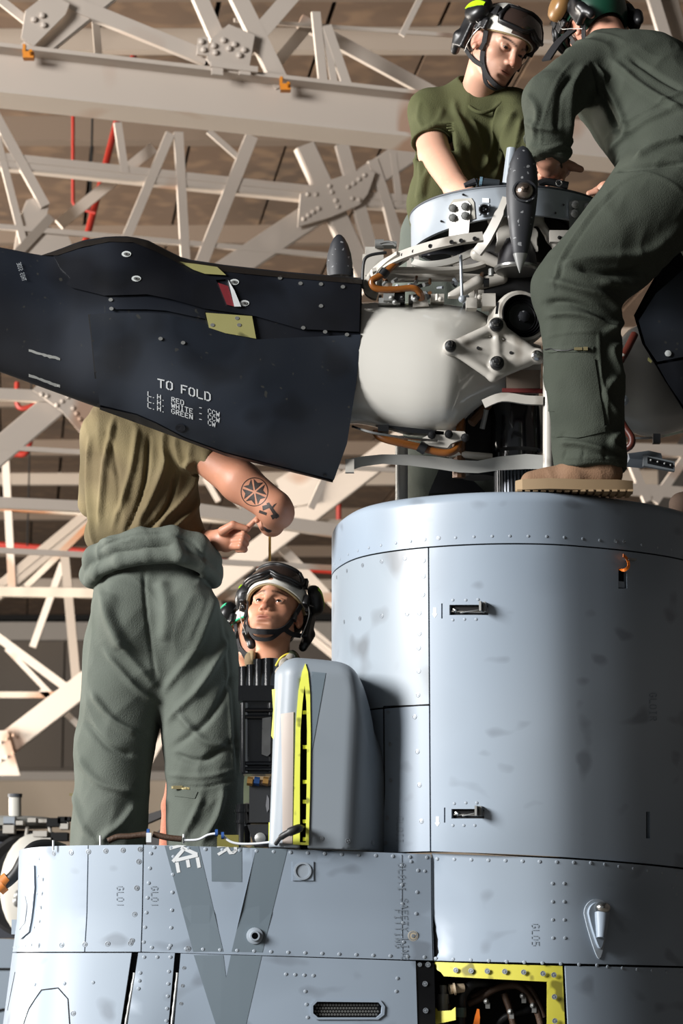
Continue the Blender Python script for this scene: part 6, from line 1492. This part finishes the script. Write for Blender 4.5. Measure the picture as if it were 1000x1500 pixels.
ax = W(634,215,.895) - W(628,165,.96); ax /= np.linalg.norm(ax); vx.box(W(631,208,.91) + ax*.05, (.072,.05,.085), frame(ax, (0,1,0)), .004, .002, 's')
vx.cone(W(697,90,.92), W(699,148,.94), .05, .064, .008, 's')
st = [([(690,180),(700,215),(712,250)],.014,.009),([(730,160),(720,210),(700,255)],.014,.010),([(750,175),(735,220),(722,265)],.012,.010),([(665,150),(672,190),(690,230)],.014,.008),([(610,215),(618,260),(612,300)],.012,.010),([(640,230),(625,265),(618,300)],.010,.009),([(648,160),(640,185),(622,196)],.010,.006),([(615,150),(612,175),(618,195)],.008,.005),([(680,230),(690,255),(720,268)],.012,-.008),([(760,190),(752,230),(745,265)],.010,.008)]
tee4, _ = coat('t_shirt', vx, m_tee4, p4, [(.003,(12,6,5),.2,.7,5.0)], st, .9)
mb = MB(); mb.tube(smooth_path([W(672,118,.99), W(675,137,.915), W(688,157,.87), W(704,165,.85), W(722,160,.86), W(738,146,.875), W(744,135,.91), W(738,122,.99)], 4), .0065, 8); mb.build('collar', m_tee4, p4, smooth=60)
ring_tube(W(631.5,207,.905), ax, .064, .060, .004, (1,0,0)).build('sleeve_hem', m_tee4, p4, smooth=60)
lo, hi = bounds([W(575,300,1.05), W(760,830,1.0)], .02); lo[1] = .8; hi[1] = 1.3; lo[2] = z_top + .02
vx = Vox(lo, hi, .008)
vx.cone(W(668,350,1.06), W(662,420,1.06), .182, .185, .04, sy=.66); vx.cone(W(632,430,1.05), W(640,780,1.0), .12, .085, .03); vx.cone(W(700,430,1.05), W(700,780,1.02), .12, .085, .03)
coat('trousers', vx, m_sage, p4, [(.006,(10,7,6),.4,.8,8.0)])
for x, Y in ((640,1.0),(700,1.02)):
    p = W(x, 800, Y); vx = Vox(p + np.array((-.08,-.25,-.1)), p + np.array((.08,.12,.2)), .008); z0 = z_top + .001
    vx.cone((p[0],Y,z0+.05),(p[0],Y,z0+.16),.05,.055,.02); vx.cone((p[0],Y,z0+.04),(p[0],Y-.17,z0+.038),.045,.04,.02); vx.half((0,0,z0),(0,0,-1)); coat('boot', vx, m_bootd, p4)

# ------------------------------------------------------------------ 5: mechanic in coveralls, leaning in from the right
p5 = thing('person', 'person in dark green coveralls leaning over the hub, tan boot on the nacelle', 'person', W(870, 720, .1), 'maintenance crew')
h5 = Head(W(874, 44, .56), frame((-.3,.72,-.62), (-.28,.5,.82)), 1.03)
hv = sculpt_head(h5, W(905, 85, .45), .06, .0032)
vx = Vox(W(750,300,.3) - np.array((.02,.25,.03)), W(910,190,.3) + np.array((.05,.35,.03)), .0028); c = lambda a, b, r1, r2, k=.012: vx.cone(W(*a), W(*b), r1, r2, k)
c((803,205,.25),(803,228,.29),.046,.040); c((803,228,.29),(803,243,.33),.040,.033); c((803,243,.33),(812,252,.38),.033,.03)
vx.ell(W(818,250,.39), (.036,.04,.024), None, .012); c((820,236,.36),(838,244,.36),.018,.014,.01); c((838,244,.36),(850,248,.36),.0135,.0105,.006)
for i, (x, y) in enumerate(((790,262),(802,266),(813,266),(822,262))): c((806+i*6,254,.40),(x+2,y-5,.36),.0115,.010,.004); c((x+2,y-5,.36),(x,y+4,.35),.010,.0085,.004)
c((872,283,.66),(886,276,.64),.016,.02); c((886,276,.64),(910,282,.62),.022,.03,.01)
for i in range(3): c((874,281-i*2,.62+i*.02),(862,284-i,.62+i*.02),.010,.008,.004)
arm5 = skin_piece(vx)
vx = Vox(W(800,480,.3)*np.array((1,0,1)) + np.array((0,-.1,-.8)), W(1100,60,.3)*np.array((1,0,1)) + np.array((0,.75,0)), .012); c = lambda a, b, r1, r2, k=.03: vx.cone(W(*a), W(*b), r1, r2, k)
c((995,215,.3),(905,110,.42),.12,.11); c((862,98,.32),(806,148,.23),.05,.05); c((806,148,.23),(803,215,.26),.05,.045); c((985,262,.22),(845,425,.1),.10,.08); c((848,435,.1),(868,690,.1),.075,.05); c((1030,285,.40),(1130,470,.42),.09,.07); c((905,110,.42),(900,80,.47),.06,.06)
b5 = body_of([hv, arm5, skin_piece(vx)], m_skin5, p5)
helmet(h5, p5, m_greenhelm, None, m_tan, backm=m_greenhelm, goggles=True, liner=m_blk)
lo, hi = bounds([W(745,35,.3), W(1220,720,.3)], .02); lo[1] = -.12; hi[1] = .8
vx = Vox(lo, hi, .0056); c = lambda a, b, r1, r2, k=.03, sy=1.0: vx.cone(W(*a), W(*b), r1, r2, k, sy=sy)
c((1010,225,.28),(915,125,.40),.205,.165,.04); c((915,125,.40),(890,95,.42),.150,.105,.04); c((905,100,.42),(888,72,.50),.10,.078,.03); c((1030,200,.3),(960,110,.38),.15,.12,.05)
c((868,98,.33),(806,146,.22),.088,.078,.03); c((806,146,.22),(803,222,.26),.076,.062,.02)
c((990,265,.22),(842,425,.10),.165,.122,.04); c((846,432,.10),(856,560,.1),.118,.108,.03); c((856,560,.1),(867,705,.1),.108,.100,.02)
c((1030,285,.40),(1130,470,.42),.15,.12,.04); c((1130,470,.42),(1062,705,.46),.115,.10,.02)
ax = np.array((.02,0,-1.)); vx.box(W(803,232,.27) + np.array((0,0,-.05)), (.078,.09,.045), None, .004, .003, 's')
nz = W(868,689,.1); vx.box(nz + np.array((.0,0,-.06)), (.15,.18,.06), None, .004, .003, 's'); vx.box(W(1062,690,.46) + np.array((0,0,-.06)), (.12,.14,.06), None, .004, .003, 's')
st = [([(778,190),(800,202),(836,192)],.006,.006),([(772,200),(800,211),(838,200)],.004,-.006),
      ([(845,68),(818,110),(798,165),(796,198)],.004,.004),([(862,78),(838,120),(838,185)],.014,.010),([(846,95),(822,130),(818,180)],.010,-.007),([(775,125),(790,150),(786,185)],.010,.008),([(770,150),(790,172),(820,178)],.010,.008),
      ([(880,75),(905,120),(930,190)],.008,.009),([(874,72),(895,130),(915,180)],.009,-.009),([(905,65),(950,120),(1000,165)],.014,.010),([(930,62),(970,100),(1000,125)],.012,-.008),([(850,205),(900,170),(960,150),(1000,130)],.006,.006),([(860,225),(900,190),(1000,155)],.012,.008),([(880,260),(895,225),(920,200)],.006,.007),([(930,235),(965,215),(1000,208)],.012,.012),([(905,245),(945,250),(1000,248)],.012,-.010),([(895,280),(940,262),(1000,290)],.006,.006),
      ([(900,278),(862,320),(818,390),(806,440)],.004,.005),([(906,282),(868,324),(824,394),(812,440)],.004,-.004),([(1000,330),(940,380),(860,395),(815,405)],.018,.010),([(995,370),(930,420),(870,430)],.016,.010),([(940,400),(890,415),(840,410)],.012,-.010),([(800,425),(840,440),(880,450),(905,470)],.014,.013),([(795,455),(840,462),(900,485)],.013,-.012),([(800,470),(850,478),(905,500)],.012,.011),([(930,450),(905,480),(880,500)],.012,.010),
      ([(905,510),(890,525),(905,560)],.010,.010),([(900,560),(880,590),(903,620)],.012,.009),([(796,500),(870,500)],.004,.005),([(796,523),(870,522)],.003,.004),([(871,500),(874,560),(887,634)],.004,.006),([(804,640),(845,646),(888,634)],.004,.006),([(815,560),(812,600),(822,630)],.014,.006),([(820,655),(850,662),(880,672)],.012,.012),([(905,640),(890,658),(910,668)],.010,.010),([(822,678),(870,682),(920,676)],.004,.005),([(825,668),(822,680)],.004,-.005),([(850,668),(848,684)],.004,-.004),([(880,668),(880,684)],.004,-.004)]
cov, cov_b = coat('coveralls', vx, m_cov5, p5, [(.0045,(8,6,5),.7,.9,11.0),(.0022,(20,14,12),-.5,.8,17.0)], st, .1)
f5 = onto(cov_b)
patch('thigh_pocket', [(801,526),(870,526),(886,632),(845,643),(806,638),(800,580)], f5, m_cov5, p5, 9, .003, .004, smooth=50); patch('zip_tape', [(797,508),(868,508),(868,516),(797,516)], f5, m_seam, p5, 6, .002, .003)
zt_ = MB(); zt_.tube([f5((800+k*8,512),.006) for k in range(9)], .0016, 6); zt_.build('zip', m_blk, p5)
mb = MB(); mb.box(np.array(f5((847,512),.008)), (.011,.003,.004)); mb.box(np.array(f5((857,512),.008)), (.006,.004,.005)); mb.build('zip_pull', m_zip, p5)
ring_tube(W(803,224,.265), (0,.1,1), .064, .066, .009, (1,0,0)).build('rolled_cuff', m_cov5, p5, smooth=60)
ring_tube(W(803,205,.262), (.1,.1,1), .069, .071, .007, (1,0,0)).build('rolled_cuff', m_cov5, p5, smooth=60)
mb = MB(); o_ = W(804,243,.335); pts = [o_ + np.array((.037*math.cos(a), .033*math.sin(a), .004*math.cos(a))) for a in np.linspace(0, 2*math.pi, 25)]; mb.ribbon(pts, [p-o_ for p in pts], .019, .006); mb.box(o_ + np.array((.012,-.034,.0)), (.016,.006,.012)); mb.build('wrist_watch', m_blk, p5, smooth=40)
# strap of the headset over the near shoulder
mb = MB(); P_ = smooth_path([W(838,45,.42), W(818,62,.36), W(800,88,.30)], 4); mb.ribbon(P_, (-.5,-.8,.3), .030, .006); mb.build('shoulder_strap', m_web, p5)
# near boot
bt = W(868, 690, .09); z0 = z_top + .0005
sx = lambda px: W(px, 712, .09)[0]
sole = [(sx(753),.045),(sx(762),.02),(sx(800),.005),(sx(850),.02),(sx(900),.025),(sx(924),.045),(sx(926),.09),(sx(915),.125),(sx(860),.125),(sx(800),.135),(sx(765),.115),(sx(754),.085)]
mb = MB(); mb.extrude([(x,y,z0+.005) for x, y in sole], (0,0,.030)); so = mb.build('boot_sole', m_boots, p5, smooth=30)
for i in range(15):
    x = sx(758+i*11.5); mb = MB(); mb.box((x, .07, z0+.003), (.007, .05, .003)); mb.build('tread', m_boots, so)
vx = Vox(np.array((sx(740),-.04,z0+.02)), np.array((sx(940),.2,z0+.22)), .004); c = lambda a, b, r1, r2, k=.02: vx.cone(a, b, r1, r2, k)
c((sx(778),.075,z0+.036),(sx(840),.07,z0+.052),.032,.044); c((sx(840),.07,z0+.052),(sx(885),.075,z0+.06),.046,.05); c((sx(872),.08,z0+.09),(sx(872),.085,z0+.19),.058,.062,.03); vx.half((0,0,z0+.034),(0,0,-1))
coat('boot', vx, m_bootu, p5, [(.002,(24,14,20),.3,.5,2.0)])
# far boot
zz = z_top + .0005; fx = W(1032,715,.47)[0]
vx = Vox(np.array((fx-.18,.38,zz)), np.array((fx+.2,.62,zz+.24)), .006)
vx.cone((fx-.07,.47,zz+.045),(fx+.02,.5,zz+.06),.04,.05,.02); vx.cone((fx+.02,.5,zz+.06),(fx+.03,.5,zz+.2),.06,.062,.03); vx.half((0,0,zz),(0,0,-1))
coat('boot', vx, m_bootd, p5)
